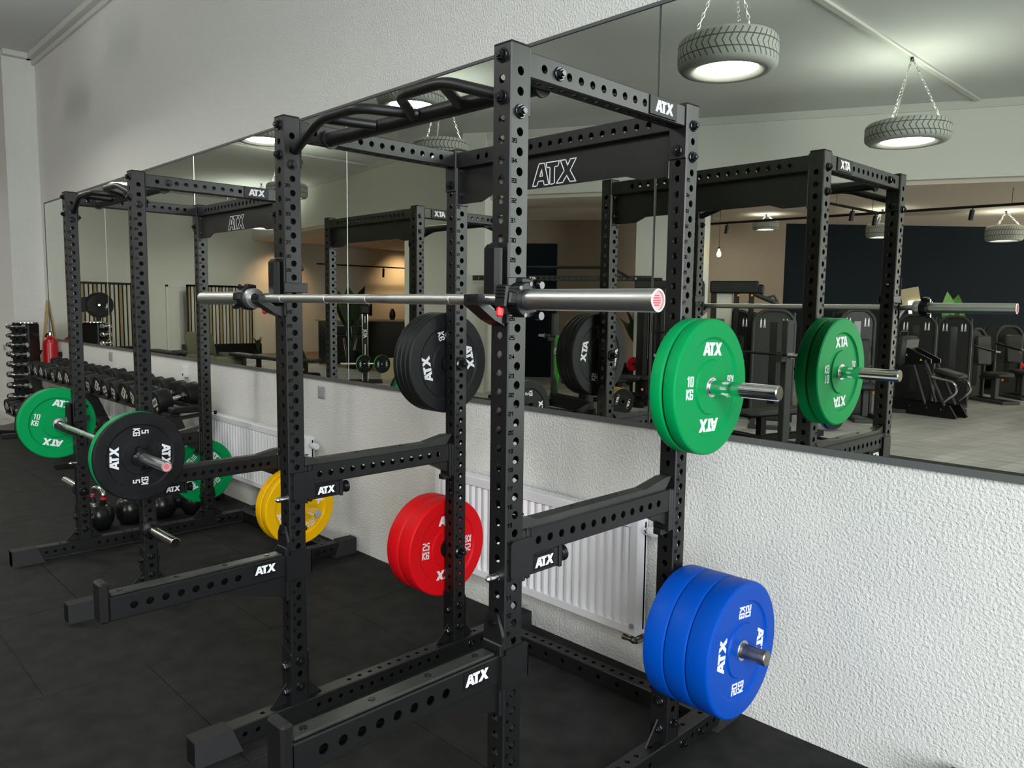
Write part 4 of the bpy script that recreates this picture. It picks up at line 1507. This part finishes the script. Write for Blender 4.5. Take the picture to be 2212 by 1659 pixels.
part('bolt', b, 'chrome', t)
# small lit board and red pad
t = thing('light_board', 'glowing pale board tilted on top of the black weight machine', 'board', (-3.20, -11.25, 1.54), face(-3.2, -11.25))
b = MB(); b.box(-.13, .13, -.015, .015, .04, .26, .004, M=Matrix.Rotation(-.12, 4, 'Y'))
part('panel', b, 'board_glow', t, smooth=0)
b = MB(); b.box(-.20, .08, -.06, -.02, .20, .48, .004, M=Matrix.Rotation(-.2, 4, 'Y')); b.box(-.05, .05, -.05, .05, 0, .06, .004)
part('backing', b, 'plywood', t, smooth=0)

# benches
def bench_press(x, y, rz, label):
    t = thing('bench_press', label, 'bench press', (x, y, 0), rz, 'bench press stations')
    b = MB()
    for s in (-1, 1):
        b.box(s * .53 - .04, s * .53 + .04, -.05, .05, .06, 1.50, .006)
        b.box(s * .53 - .035, s * .53 + .035, .05, .12, 1.06, 1.12, .004); b.box(s * .53 - .035, s * .53 + .035, .10, .12, 1.12, 1.17, .004)
    part('upright', b, 'machine_grey', t, smooth=0)
    b = MB()
    b.box(-.57, .57, -.06, .06, 0.0, .20, .006); b.box(-.05, .05, -1.2, -.05, .10, .17, .006); b.box(-.30, .30, -1.22, -1.12, 0, .08, .006)
    for s in (-1, 1):
        b.box(s * .53 - .04, s * .53 + .04, -.10, .34, 0.0, .07, .006)
    part('base_frame', b, 'machine_black', t, smooth=0)
    b = MB()
    for s in (-1, 1):
        b.cyl((s * .53, .0, .12), (s * .72, .30, .05), .045, n=16)
    part('foot_roller', b, 'machine_grey', t)
    b = MB(); b.box(-.15, .15, -1.18, .12, .40, .47, .025)
    part('bench_pad', b, 'upholstery', t, smooth=40)
    b = MB(); b.box(-.04, .04, -.95, -.87, .10, .40); b.box(-.04, .04, -.25, -.17, .10, .40)
    part('pad_post', b, 'machine_black', t, smooth=0)
    return t
bench_press(-2.96, -5.30, .29, 'bench press frame seen between the two mirrored green plates, beside the grey-fronted tower')
bench_press(-6.65, -6.43, .29, 'bench press frame behind the mirrored stack of 5 kg plates')
def simple_bar(x, y, z, rz, L, label):
    t = thing('exercise_bar', label, 'barbell', (x, y, z), rz, 'bars on the bench press stations')
    b = MB(); b.cyl((-L / 2 + .2, 0, 0), (L / 2 - .2, 0, 0), .014, n=14)
    part('shaft', b, 'machine_black', t)
    b = MB()
    for s in (-1, 1):
        b.cyl((s * (L / 2 - .22), 0, 0), (s * (L / 2 - .18), 0, 0), .038, n=18); b.cyl((s * (L / 2 - .18), 0, 0), (s * L / 2, 0, 0), .025, n=18)
    part('sleeve', b, 'chrome', t)
    return t
simple_bar(-2.99, -5.215, 1.137, .29, 1.75, 'black bar with chrome ends on the bench press beside the grey-fronted tower')
simple_bar(-6.68, -6.345, 1.137, .29, 1.75, 'black bar with chrome ends and a green band hanging from it')
t = thing('resistance_band', 'bright green elastic loop hanging from the black bar', 'band', (-6.95, -6.42, 1.13), .3)
b = MB()
b.tube([(-.03, 0, .018), (.03, 0, .018), (.07, 0, -.3), (.05, 0, -.62), (.0, 0, -.66), (-.05, 0, -.60), (-.07, 0, -.3)], .018, 8, closed=True, bend=0)
b.tube([(.05, .03, .018), (.08, .03, .0), (.10, .03, -.45), (.08, .03, -.82), (.04, .03, -.45), (.03, .03, 0)], .015, 8, closed=True)
part('loop', b, 'band_green', t)

def adj_bench(x, y, rz, ang, label):
    t = thing('training_bench', label, 'bench', (x, y, 0.0), rz, 'adjustable training benches')
    b = MB(); b.box(-.14, .14, -.02, .72, .0, .075, .025, M=Matrix.Translation((0, .05, .44)) @ Matrix.Rotation(ang, 4, 'X'))
    part('back_pad', b, 'upholstery', t, smooth=40)
    b = MB(); b.box(-.14, .14, -.32, 0, .44, .515, .025)
    part('seat', b, 'upholstery', t, smooth=40)
    b = MB(); b.box(-.03, .03, -.30, .60, .18, .24, .004); b.box(-.04, .04, -.06, .02, .2, .44, .004)
    b.box(-.28, .28, -.34, -.27, 0, .06, .004); b.box(-.24, .24, .56, .64, 0, .06, .004)
    b.box(-.03, .03, -.32, -.26, .05, .22); b.box(-.03, .03, .56, .62, .05, .22)
    part('frame', b, 'machine_black', t, smooth=0)
    b = MB(); b.ball((.07, .0, .30), .022, 10)
    part('pop_pin', b, 'orange', t)
    return t
adj_bench(-6.04, -7.50, 1.2, 0.0, 'flat black training bench behind the gold-edged plates')
adj_bench(-12.55, -5.05, .9, 1.15, 'training bench with its back raised steep, near the reception')
adj_bench(-16.0, -3.80, 1.3, .05, 'low black training bench in front of the far door, left one')
adj_bench(-15.3, -4.05, 1.3, .05, 'low black training bench in front of the far door, right one')
adj_bench(-13.95, -4.75, 1.3, .05, 'low black training bench right of the armchair, left one')
adj_bench(-13.1, -4.85, 1.3, .05, 'low black training bench right of the armchair, right one')

def small_plate(x, y, z, rz, R, th, rim, label, group, ry=0.0):
    o_b = MB()
    o_b.lathe([(.026, th / 2), (.06, th / 2), (.065, th / 2 - .004), (R - .05, th / 2 - .004), (R - .045, th / 2), (R - .006, th / 2), (R - .004, th / 2 - .003),
               (R - .004, -th / 2 + .003), (R - .006, -th / 2), (.026, -th / 2)], 40, TO_X, closed=True)
    o = o_b.build('disc_plate', 'black_rubber', None, smooth=30)
    o.location = (x, y, z); o.rotation_euler = (ry, 0, rz)
    tag(o, label, 'weight plate', group)
    b = MB(); b.lathe([(R - .004, th * .34), (R, th * .30), (R, -th * .30), (R - .004, -th * .34)], 40, TO_X, closed=True)
    r_ = part('rim_stripe', b, rim, o, smooth=40)
    b = MB()
    F = basis((th / 2 - .003, 0, 0), (0, 1, 0), (0, 0, 1), (1, 0, 0))
    for a in (0, PI):
        logo(b, .036, 0, .0012, F @ Matrix.Rotation(a, 4, 'Z') @ Matrix.Translation((0, R * .52, 0)))
    l = part('lettering', b, 'white_paint', o, smooth=0)
    b = MB()
    for a in (0, PI):
        M = F @ Matrix.Rotation(a, 4, 'Z') @ Matrix.Translation((0, R * .52, 0))
        for s in (-1, 1):
            b.prism([(s * .066, .018), (s * .078, .018), (s * .070, -.018), (s * .058, -.018)], 0, .0012, M)
    part('stripe_marking', b, rim, o, smooth=0)
    return o
for k in range(6):
    small_plate(-5.98 + .055 * k, -6.62 + .02 * k, .205, .30, .205, .048, 'gold_rubber', 'black plate with gold edge standing on the floor, %s of the row of six' % ORD[k], 'gold-edged plates standing in a row', ry=.35 + PI / 2)
t = thing('plate_cradle', 'low black cradle under the gold-edged plates', 'plate cradle', (-5.84, -6.57, 0), .30)
b = MB()
b.box(-.24, .24, -.14, -.10, 0, .05, .003); b.box(-.24, .24, .10, .14, 0, .05, .003)
for k in range(7):
    b.box(-.172 + .0565 * k - .172 * 0 - .002, -.172 + .0565 * k + .002, -.14, .14, .0, .035)
part('frame', b, 'machine_black', t, smooth=0)
for k in range(2):
    small_plate(-3.02 + .06 * k, -7.62, .215, .25, .205, .048, 'blue_trim', 'black plate with blue edge on the floor under the mirrored green plates, %s one' % ('rear', 'front')[k], 'blue-edged plates', ry=.2)

# cable rig and tall cable frames
t = thing('cable_rig', 'long black cable rig with a top beam behind the nearest barbell sleeve', 'cable rig', (-7.6, -7.55, 0), face(-7.6, -7.55, .15))
b = MB()
for s, w in ((-1, .14), (1, .40)):
    b.box(s * 1.30 - w / 2, s * 1.30 + w / 2, -.12, .12, 0, 2.12, .008)
part('tower', b, 'machine_black', t, smooth=0)
b = MB(); b.perf_tube((-1.85, 0, 2.11), (1, 0, 0), (0, 1, 0), 3.2, .09, .09, [.1 + .1 * k for k in range(31)], [], r=.02)
part('top_beam', b, 'rack_black', t, smooth=0)
b = MB(); b.tube([(-1.2, .10, 2.30), (.62, .10, 2.30), (.95, .06, 2.12)], .022, 10, bend=.06); b.tube([(-1.2, -.10, 2.30), (.62, -.10, 2.30), (.95, -.06, 2.12)], .022, 10, bend=.06)
part('pull_up_bar', b, 'rack_black', t)
b = MB(); logo(b, .045, 0, .002, basis((-.75, .0455, 2.11), (-1, 0, 0), (0, 0, 1), (0, 1, 0)))
part('lettering', b, 'white_paint', t, smooth=0)
b = MB()
for s in (-1, 1):
    for dx in (-.03, .03):
        b.cyl((s * 1.30 + dx, .16, .05), (s * 1.30 + dx, .16, 2.0), .014, n=10)
part('guide_rod', b, 'chrome', t)
b = MB()
for s in (-1, 1):
    b.box(s * 1.30 - .07, s * 1.30 + .07, .13, .22, 1.75, 1.95, .01); b.box(s * 1.3 - .12, s * 1.3 + .12, -.3, .5, 0, .06, .006)
part('carriage', b, 'machine_black', t, smooth=0)
b = MB(); b.cyl((1.30, .20, 1.75), (1.30, .22, .75), .004, n=6)
part('cable', b, 'chrome', t)
t = thing('lat_machine', 'tall black lat machine with a curved top boom before the beige wall', 'weight machine', (-4.75, -8.10, -.010), face(-4.75, -8.1))
b = MB()
for x in (-.36, -.02, .20):
    b.box(x - .04, x + .04, -.06, .06, 0, 2.0, .006)
b.box(-.40, .28, -.5, .1, 0, .06, .006)
part('frame', b, 'machine_black', t, smooth=0)
b = MB(); b.box(-.42, .30, -.10, .10, 1.86, 2.05, .02); b.box(.26, .38, -.08, .08, 1.84, 2.0, .03)
part('pulley_housing', b, 'machine_black', t, smooth=0)
b = MB(); b.tube([(-.05, 0, 1.98), (.32, .05, 1.82), (.60, .1, 1.70), (.68, .1, 1.50)], .035, 12, bend=.12); b.tube([(.42, .06, 1.80), (.52, .06, 1.83), (.58, .06, 1.74)], .018, 8)
part('boom', b, 'machine_grey', t)
b = MB(); b.box(-.31, -.08, -.02, .02, 1.2, 1.86)
part('guard_panel', b, 'slat_white', t, smooth=0)
b = MB(); b.ball((.0, .07, 1.83), .02, 10); b.ball((.2, .07, 1.83), .02, 10)
part('knob', b, 'orange', t)
t = thing('dip_station', 'slim black dip station with chrome-ended handles beside the potted plant', 'dip station', (-6.35, -8.10, -.010), face(-6.35, -8.1))
b = MB()
for x in (-.10, .18):
    b.box(x - .035, x + .035, -.05, .05, 0, 2.05, .006)
b.box(-.3, .5, -.06, .06, 1.95, 2.08, .01); b.box(-.25, .35, -.4, .4, 0, .06, .006)
part('frame', b, 'machine_black', t, smooth=0)
b = MB(); b.box(.05, .09, .0, .06, .85, 1.5, .004); b.cyl((.07, .06, 1.22), (.40, .12, 1.22), .018, n=10)
part('handle_arm', b, 'machine_black', t, smooth=0)
b = MB(); b.cyl((.38, .12, 1.22), (.43, .13, 1.22), .022, n=12); b.cyl((.07, .03, .85), (.07, .03, .80), .022, n=12)
part('end_cap', b, 'chrome', t)
t = thing('red_kettle_hook', 'red loading plate hung near the floor beside the gold-edged plates', 'weight plate', (-6.9, -8.35, .62), .5)
b = MB(); b.lathe([(.02, .012), (.12, .012), (.125, .006), (.125, -.006), (.12, -.012), (.02, -.012)], 30, TO_X @ Matrix.Rotation(.0, 4, 'X'), closed=True)
part('disc', b, 'red_plastic', t)
b = MB(); b.cyl((-.05, 0, 0), (.32, 0, 0), .022, n=12)
part('horn', b, 'machine_black', t)
b = MB(); b.cyl((-.05, 0, -.63), (-.05, 0, .02), .03, n=10); b.box(-.2, .2, -.2, .2, -.63, -.58, .01)
part('stand', b, 'machine_black', t, smooth=0)

# bikes at the right edge
def bike(x, y, rz, label):
    t = thing('exercise_bike', label, 'exercise bike', (x, y, -.010), rz, 'cardio machines in front of the navy wall')
    b = MB(); b.box(-.25, .25, -.55, -.48, 0, .07, .01); b.box(-.25, .25, .48, .55, 0, .07, .01); b.box(-.05, .05, -.5, .5, .04, .12, .01)
    part('base', b, 'machine_black', t, smooth=0)
    b = MB(); b.cyl((0, -.05, .10), (0, -.30, .85), .035, n=12); b.cyl((0, .15, .10), (0, .42, 1.0), .04, n=12); b.cyl((0, -.2, .5), (0, .3, .45), .035, n=12)
    part('frame', b, 'machine_grey', t)
    b = MB(); b.lathe([(.05, .03), (.24, .035), (.26, .02), (.26, -.02), (.24, -.035), (.05, -.03)], 36, Matrix.Translation((0, .25, .36)) @ TO_X, closed=True)
    part('flywheel', b, 'red_rubber', t)
    b = MB(); b.box(-.11, .11, -.44, -.18, .85, .93, .03)
    part('saddle', b, 'upholstery', t, smooth=40)
    b = MB(); b.tube([(-.22, .30, 1.08), (-.22, .52, 1.08), (0, .44, 1.02), (.22, .52, 1.08), (.22, .30, 1.08)], .018, 10, bend=.06)
    part('handlebar', b, 'machine_black', t)
    b = MB(); b.box(-.12, .12, .46, .49, 1.06, 1.24, .01, M=Matrix.Rotation(.0, 4, 'X'))
    part('console', b, 'screen_black', t, smooth=0)
    return t
bike(-2.60, -15.9, 2.2, 'exercise bike with a red flywheel at the right edge of the mirrors, nearer one')
bike(-2.95, -17.2, 2.2, 'exercise bike with a red flywheel at the right edge of the mirrors, further one')

# track rails with spots, pendant bulb
def track(p, q, label, spots, down=.16):
    t = thing('light_track', label, 'track light', p, 0, 'black lighting tracks')
    d = Vector(q) - Vector(p)
    b = MB(); b.cyl((0, 0, 0), d, .022, n=4)
    part('rail', b, 'machine_black', t, smooth=0)
    b = MB()
    for f in (.12, .88):
        c = d * f
        b.cyl(c, c + Vector((0, 0, 3.56 - p[2])), .004, n=6)
    part('suspension_wire', b, 'machine_black', t)
    for f in spots:
        c = d * f
        b = MB(); b.cyl(c, c - Vector((0, 0, .06)), .012, n=8); b.cyl(c - Vector((0, 0, .05)), c - Vector((0.02, 0, .05 + down)), .038, n=14)
        part('spot_head', b, 'machine_black', t)
    return t
track((-7.9, -11.0, 3.30), (-1.2, -11.56, 3.30), 'long black lighting track across the rear room', (.17, .58, .80))
track((-4.06, -9.62, 3.30), (-3.97, -11.30, 3.30), 'short black lighting track joining the long one at an angle', (.45,))
track((-21.3, -10.4, 2.90), (-21.3, -14.9, 2.90), 'black lighting track above the reception counter', (.58,), .3)
for k, (y, z, e) in enumerate(((-9.4, 3.1, 95.0), (-14.2, 3.3, 130.0))):
    d = bpy.data.lights.new('wall_washer', 'SPOT')
    d.energy, d.color, d.spot_size, d.spot_blend, d.shadow_soft_size = e, (1.0, .58, .30), 1.9, 1.0, .06
    o = bpy.data.objects.new('wall_washer', d); COL.objects.link(o)
    o.location = (-20.9, y, z)
    o.rotation_euler = Vector((-1.0, 0, -1.0)).to_track_quat('-Z', 'Y').to_euler()
t = thing('bulb_pendant', 'bare amber bulb on a thin flex beside the pale rear pier', 'pendant lamp', (-6.05, -9.65, 2.62))
b = MB(); b.cyl((0, 0, .06), (0, 0, .94), .004, n=6)
part('flex', b, 'machine_black', t)
b = MB(); b.lathe([(.012, .06), (.016, .03), (.04, -.03), (.032, -.075), (.0, -.09)], 16, caps=False)
part('bulb', b, 'warm_bulb', t)
b = MB(); b.cyl((0, 0, .055), (0, 0, .09), .018, n=10)
part('socket', b, 'machine_black', t)

# plants
def leafy(x, y, z0, n, ln, spread, pot, label, m='leaf', stem=.5):
    t = thing('potted_plant', label, 'plant', (x, y, z0), random.uniform(0, 6), 'potted plants in the rear of the gym')
    b = MB(); pr, ph = pot
    b.lathe([(0, 0), (pr * .8, 0), (pr, ph * .9), (pr, ph), (pr * .85, ph), (pr * .8, ph * .85), (0, ph * .85)], 20, caps=False)
    part('pot', b, 'machine_black', t)
    b, c = MB(), MB()
    for k in range(n):
        a = 2 * PI * k / n + random.uniform(-.3, .3)
        out = spread * random.uniform(.25, 1.0)
        hgt = ln * random.uniform(.7, 1.0)
        d = Vector((math.cos(a), math.sin(a), 0))
        p0 = Vector((0, 0, ph * .85)); p1 = p0 + d * out * .35 + Vector((0, 0, hgt * stem)); 
        p2 = p0 + d * out * .7 + Vector((0, 0, hgt * .82)); p3 = p0 + d * out * 1.15 + Vector((0, 0, hgt))
        c.tube([p0, p1, p2], [.012, .008, .005], 6)
        sd = Vector((-d.y, d.x, 0)); wd = .095 * ln
        pts = []
        for q in range(7):
            f = q / 6
            cpt = p1.lerp(p2, min(1, f * 1.6)) if f < .6 else p2.lerp(p3, (f - .6) / .4)
            ww = wd * math.sin(PI * min(.999, max(.03, f)) ** .8)
            pts.append((cpt - sd * ww + Vector((0, 0, .25 * ww)), cpt, cpt + sd * ww + Vector((0, 0, .25 * ww))))
        vs = [v for tr in pts for v in tr]
        fs = []
        for q in range(6):
            fs += [[3 * q, 3 * q + 1, 3 * q + 4, 3 * q + 3], [3 * q + 1, 3 * q + 2, 3 * q + 5, 3 * q + 4]]
        b.add(vs, fs)
    part('stems', c, m, t)
    part('foliage', b, m, t, smooth=60)
    return t
leafy(-15.3, -7.9, 0, 12, 1.75, .62, (.16, .45), 'tall dark bird-of-paradise plant in front of the reception counter')
leafy(-8.4, -10.6, -.010, 9, 1.35, .55, (.15, .40), 'dark long-leaved plant behind the dip station')
leafy(-3.75, -14.9, -.010, 9, 1.75, .6, (.16, .40), 'bright green plant between the rear weight machines', 'leaf_bright')
for k, (x, y, w, h) in enumerate(((-9.0, -10.75, .30, .42), (-8.3, -10.4, .55, .42))):
    b = MB(); b.box(-w / 2, w / 2, -.18, .18, 0, h, .01)
    o = b.build('planter_box', 'machine_black', None, smooth=0)
    o.location = (x, y, -.010); o.rotation_euler = (0, 0, .6)
    tag(o, ('narrow', 'wide')[k] + ' black planter box on the floor against the rear wall', 'planter')

# reception counter
t = thing('reception_counter', 'long dark reception counter with an oak top', 'counter', (-16.4, -9.4, -.010), face(-16.4, -9.4, .1))
b = MB(); b.box(-1.55, 1.55, -.35, .20, 0, 1.16)
part('body', b, 'screen_black', t, smooth=0)
b = MB(); b.box(-1.62, 1.62, -.42, .32, 1.16, 1.205, .005)
part('worktop', b, 'wood', t, smooth=0)
RZ = face(-16.4, -9.4, .1)
def on_counter(lx, ly):
    return (-16.4 + math.cos(RZ) * lx - math.sin(RZ) * ly, -9.4 + math.sin(RZ) * lx + math.cos(RZ) * ly)
def screen(lx, label):
    x, y = on_counter(lx, -.1)
    t = thing('monitor', label, 'monitor', (x, y, 1.196), RZ)
    b = MB(); b.box(-.24, .24, -.02, .02, .10, .42, .006)
    part('screen', b, 'screen_black', t, smooth=0)
    b = MB(); b.box(-.03, .03, -.02, .02, 0, .12); b.box(-.12, .12, -.09, .09, 0, .012)
    part('stand', b, 'machine_black', t, smooth=0)
# the picture is mirrored: local +x of the counter lies to the left in the mirrors
screen(-.38, 'black monitor standing on the reception counter')
x, y = on_counter(-.62, .12)
t = thing('notice_sheet', 'white notice sheet propped up before the monitor', 'notice', (x, y, 1.196), RZ)
b = MB(); b.box(-.17, .17, -.004, .004, 0, .24, M=Matrix.Rotation(.12, 4, 'X'))
part('sheet', b, 'paper', t, smooth=0)
b = MB(); b.box(-.002, .002, -.045, .05, 0, .004); b.box(-.1, .1, -.05, .0, 0, .006)
part('foot', b, 'paper', t, smooth=0)
x, y = on_counter(-.86, .0)
leafy(x, y, 1.196, 9, .30, .10, (.05, .10), 'small bushy plant on the reception counter beside the monitor')
x, y = on_counter(.42, .05)
t = thing('vase', 'dark rounded vase on the reception counter', 'vase', (x, y, 1.196))
b = MB(); b.lathe([(0, 0), (.05, 0), (.085, .08), (.08, .2), (.04, .28), (.035, .3), (.0, .29)], 20, caps=False)
part('body', b, 'machine_black', t)
def stool(lx, label):
    x, y = on_counter(lx, .75)
    t = thing('bar_stool', label, 'bar stool', (x, y, -.010), RZ, 'bar stools at the reception')
    b = MB(); b.box(-.2, .2, -.2, .2, .74, .79, .02)
    part('seat', b, 'upholstery', t, smooth=40)
    b = MB(); b.box(-.19, .19, .17, .20, .86, 1.04, .01)
    part('backrest', b, 'upholstery', t, smooth=40)
    b = MB(); b.tube([(-.20, .185, .78), (-.20, .19, 1.05), (.20, .19, 1.05), (.20, .185, .78)], .010, 8, bend=.03)
    part('back_frame', b, 'chrome', t)
    for sx in (-1, 1):
        for sy in (-1, 1):
            b = MB(); b.cyl((sx * .10, sy * .10, .74), (sx * .23, sy * .23, 0), .009, n=8)
            part('leg', b, 'chrome', t)
stool(-.36, 'black bar stool with a chrome back rail, left one at the reception')
stool(-.90, 'black bar stool with a chrome back rail, right one at the reception')
b = MB(); b.box(-22.0, -13.9, -15.0, -7.9, -.0105, -.008)
structure('floor_oak', b, 'oak_planks', smooth=0)

# column with plates, plyo box, medicine ball
t = thing('storage_post', 'black square column with white stripe and chrome edges, standing before the reception', 'weight column', (-12.2, -6.25, -.010), face(-12.2, -6.25))
b = MB(); b.box(-.055, .055, -.055, .055, 0, 1.42)
part('post', b, 'machine_black', t, smooth=0)
b = MB(); b.box(-.008, .008, .0555, .057, .42, .80); b.box(-.008, .008, .0555, .057, 1.24, 1.38)
logo(b, .07, .0555, .0565, basis((0, 0, 1.02), (0, 0, 1), (1, 0, 0), (0, 1, 0)))
part('stripe', b, 'white_paint', t, smooth=0)
b = MB()
for s in (-1, 1):
    b.box(s * .055 - .008, s * .055 + .008, .05, .062, 0.05, 1.42, .002)
part('edge_strip', b, 'chrome', t, smooth=0)
b = MB(); b.box(-.10, .10, -.10, .10, 1.42, 1.60, .03); b.box(-.35, .35, -.25, .25, 0, .05, .006)
part('cap', b, 'machine_black', t, smooth=0)
b = MB(); b.cyl((-.5, .1, .40), (.3, .1, .40), .024, n=14)
part('plate_pin', b, 'chrome', t)
rz = face(-12.2, -6.25)
for k, lx in enumerate((.34, -.02)):
    px = -12.2 + math.cos(rz) * lx - math.sin(rz) * .14; py = -6.25 + math.sin(rz) * lx + math.cos(rz) * .14
    small_plate(px, py, .385, rz + PI / 2 - .5, .19, .045, 'band_green', 'black plate with a thin green edge on the column before the reception, %s one' % ('left', 'right')[k], 'green-edged plates', ry=1.57)
t = thing('plyo_box', 'pale plywood jumping box with round cut-outs behind the green-edged plates', 'box', (-12.6, -7.25, -.010), face(-12.6, -7.25))
b = MB(); b.box(-.27, .27, -.2, .2, 0, .44, .004)
part('body', b, 'plywood', t, smooth=0)
b = MB()
for x in (-.12, .12):
    b.tube([(x + .05 * math.cos(a * PI / 6), .201, .27 + .05 * math.sin(a * PI / 6)) for a in range(12)], .004, 6, closed=True)
part('printed_mark', b, 'wood', t)
t = thing('medicine_ball', 'dark medicine ball with a purple centre above the plywood box', 'ball', (-12.55, -7.45, .62))
b = MB(); b.ball((0, 0, 0), .165, 24)
part('ball', b, 'black_rubber', t)
b = MB(); dd = (Vector((1.448, 2.742, 1.4)) - Vector((-12.55, -7.45, .62))).normalized(); b.cyl(dd * .155, dd * .168, .065, n=20)
part('emblem', b, 'purple', t)
t = thing('ball_stand', 'black wire stand carrying the medicine ball', 'stand', (-12.55, -7.62, -.010), face(-12.55, -7.6))
b = MB()
for s in (-1, 1):
    b.cyl((s * .25, 0, 0), (s * .12, -.15, 1.2), .012, n=8); b.cyl((s * .25, 0, 0), (s * .2, .35, .02), .012, n=8); b.cyl((s * .12, 0, .47), (s * .12, .33, .47), .010, n=8); b.cyl((s * .12, 0, .47), (s * .195, -.06, .47), .010, n=8)
part('frame', b, 'machine_grey', t)

# slat screens, armchair, plate arm
def slats(y0, y1, label, x=-21.6):
    t = thing('slat_screen', label, 'slat screen', (x, (y0 + y1) / 2, 0), 0, 'slatted wooden screens on the far wall')
    w = abs(y1 - y0) / 2
    b = MB()
    n = int(2 * w / .105)
    for k in range(n):
        yy = -w + .05 + k * (2 * w - .1) / (n - 1)
        b.cur = 0 if (k * 7) % 3 else 1
        b.box(-.02, .02, yy - .034, yy + .034, .36, 2.06)
    b.build('slat', ['slat_white', 'slat_wood'], t, smooth=0)
    b = MB(); b.box(-.06, -.02, -w, w, .34, 2.12); b.box(-.03, .03, -w, w, 2.06, 2.12); b.box(-.03, .03, -w, -w + .03, .3, 2.12); b.box(-.03, .03, w - .03, w, .3, 2.12)
    part('backing', b, 'screen_black', t, smooth=0)
    b = MB(); b.box(-.12, .30, -w - .15, w + .15, -.01, .36, .004)
    part('plinth', b, 'machine_black', t, smooth=0)
slats(-3.35, -4.85, 'slatted screen in pale and dark strips behind the dumbbell tower reflection')
slats(-6.30, -8.30, 'slatted screen in pale and dark strips behind the olive armchair')
t = thing('armchair', 'olive upholstered armchair seen in the mirror between the far rack posts', 'armchair', (-14.9, -4.25, 0), face(-14.9, -4.25, -.7))
b = MB(); b.box(-.36, .36, -.34, .48, .18, .44, .10)
part('seat_cushion', b, 'armchair_green', t, smooth=60)
b = MB(); b.box(-.36, .36, -.10, .10, 0, .68, .09, M=Matrix.Translation((0, -.36, .32)) @ Matrix.Rotation(.28, 4, 'X'))
part('back_cushion', b, 'armchair_green', t, smooth=60)
b = MB(); b.box(-.48, -.34, -.42, .46, .14, .52, .06); b.box(.34, .48, -.42, .46, .14, .52, .06)
part('armrest', b, 'armchair_green', t, smooth=60)
b = MB(); b.box(-.40, .40, -.40, .40, .05, .16, .02)
for sx in (-1, 1):
    for sy in (-1, 1):
        b.cyl((sx * .36, sy * .34, .06), (sx * .38, sy * .36, 0), .018, n=8)
part('base', b, 'machine_black', t, smooth=0)
t = thing('side_table', 'small black side table right of the olive armchair', 'table', (-14.35, -4.95, 0))
b = MB(); b.cyl((0, 0, .44), (0, 0, .46), .22, n=24)
part('top', b, 'machine_black', t)
b = MB(); b.cyl((0, 0, .02), (0, 0, .44), .025, n=12); b.cyl((0, 0, 0), (0, 0, .02), .16, n=20)
part('pedestal', b, 'machine_black', t)
leafy(-14.35, -4.95, .461, 8, .34, .12, (.06, .12), 'small plant in a dark pot on the side table')
t = thing('plate_loaded_press', 'black plate-loaded press whose big gold-lettered plates show left of the far rack', 'weight machine', (-17.6, -2.75, 0), face(-17.6, -2.75))
b = MB(); b.box(-.05, .05, -.3, -.2, 0, 1.75, .006); b.box(-.5, .5, -.3, -.2, 0, .07, .006); b.box(-.05, .05, -.3, .9, 0, .07, .006)
part('frame', b, 'machine_black', t, smooth=0)
b = MB(); b.prism([(-.05, 1.40), (-.75, 1.30), (-.80, 1.62), (-.05, 1.72)], -.25, -.05, basis((0, 0, 0), (1, 0, 0), (0, 0, 1), (0, -1, 0)))
part('lever', b, 'machine_black', t, smooth=0)
b = MB(); b.cyl((.02, -.3, 1.52), (.02, .35, 1.52), .024, n=14)
part('weight_horn', b, 'chrome', t)
rz = face(-17.6, -2.75)
for k in range(2):
    px = -17.6 + math.cos(rz) * .02 - math.sin(rz) * (.10 + .12 * k); py = -2.75 + math.sin(rz) * .02 + math.cos(rz) * (.10 + .12 * k)
    small_plate(px, py, 1.52, rz + PI / 2, .29, .06, 'gold_rubber', 'black gold-lettered plate on the plate-loaded press, %s one' % ('rear', 'front')[k], 'gold-lettered plates on the press', ry=PI / 2 + .2)
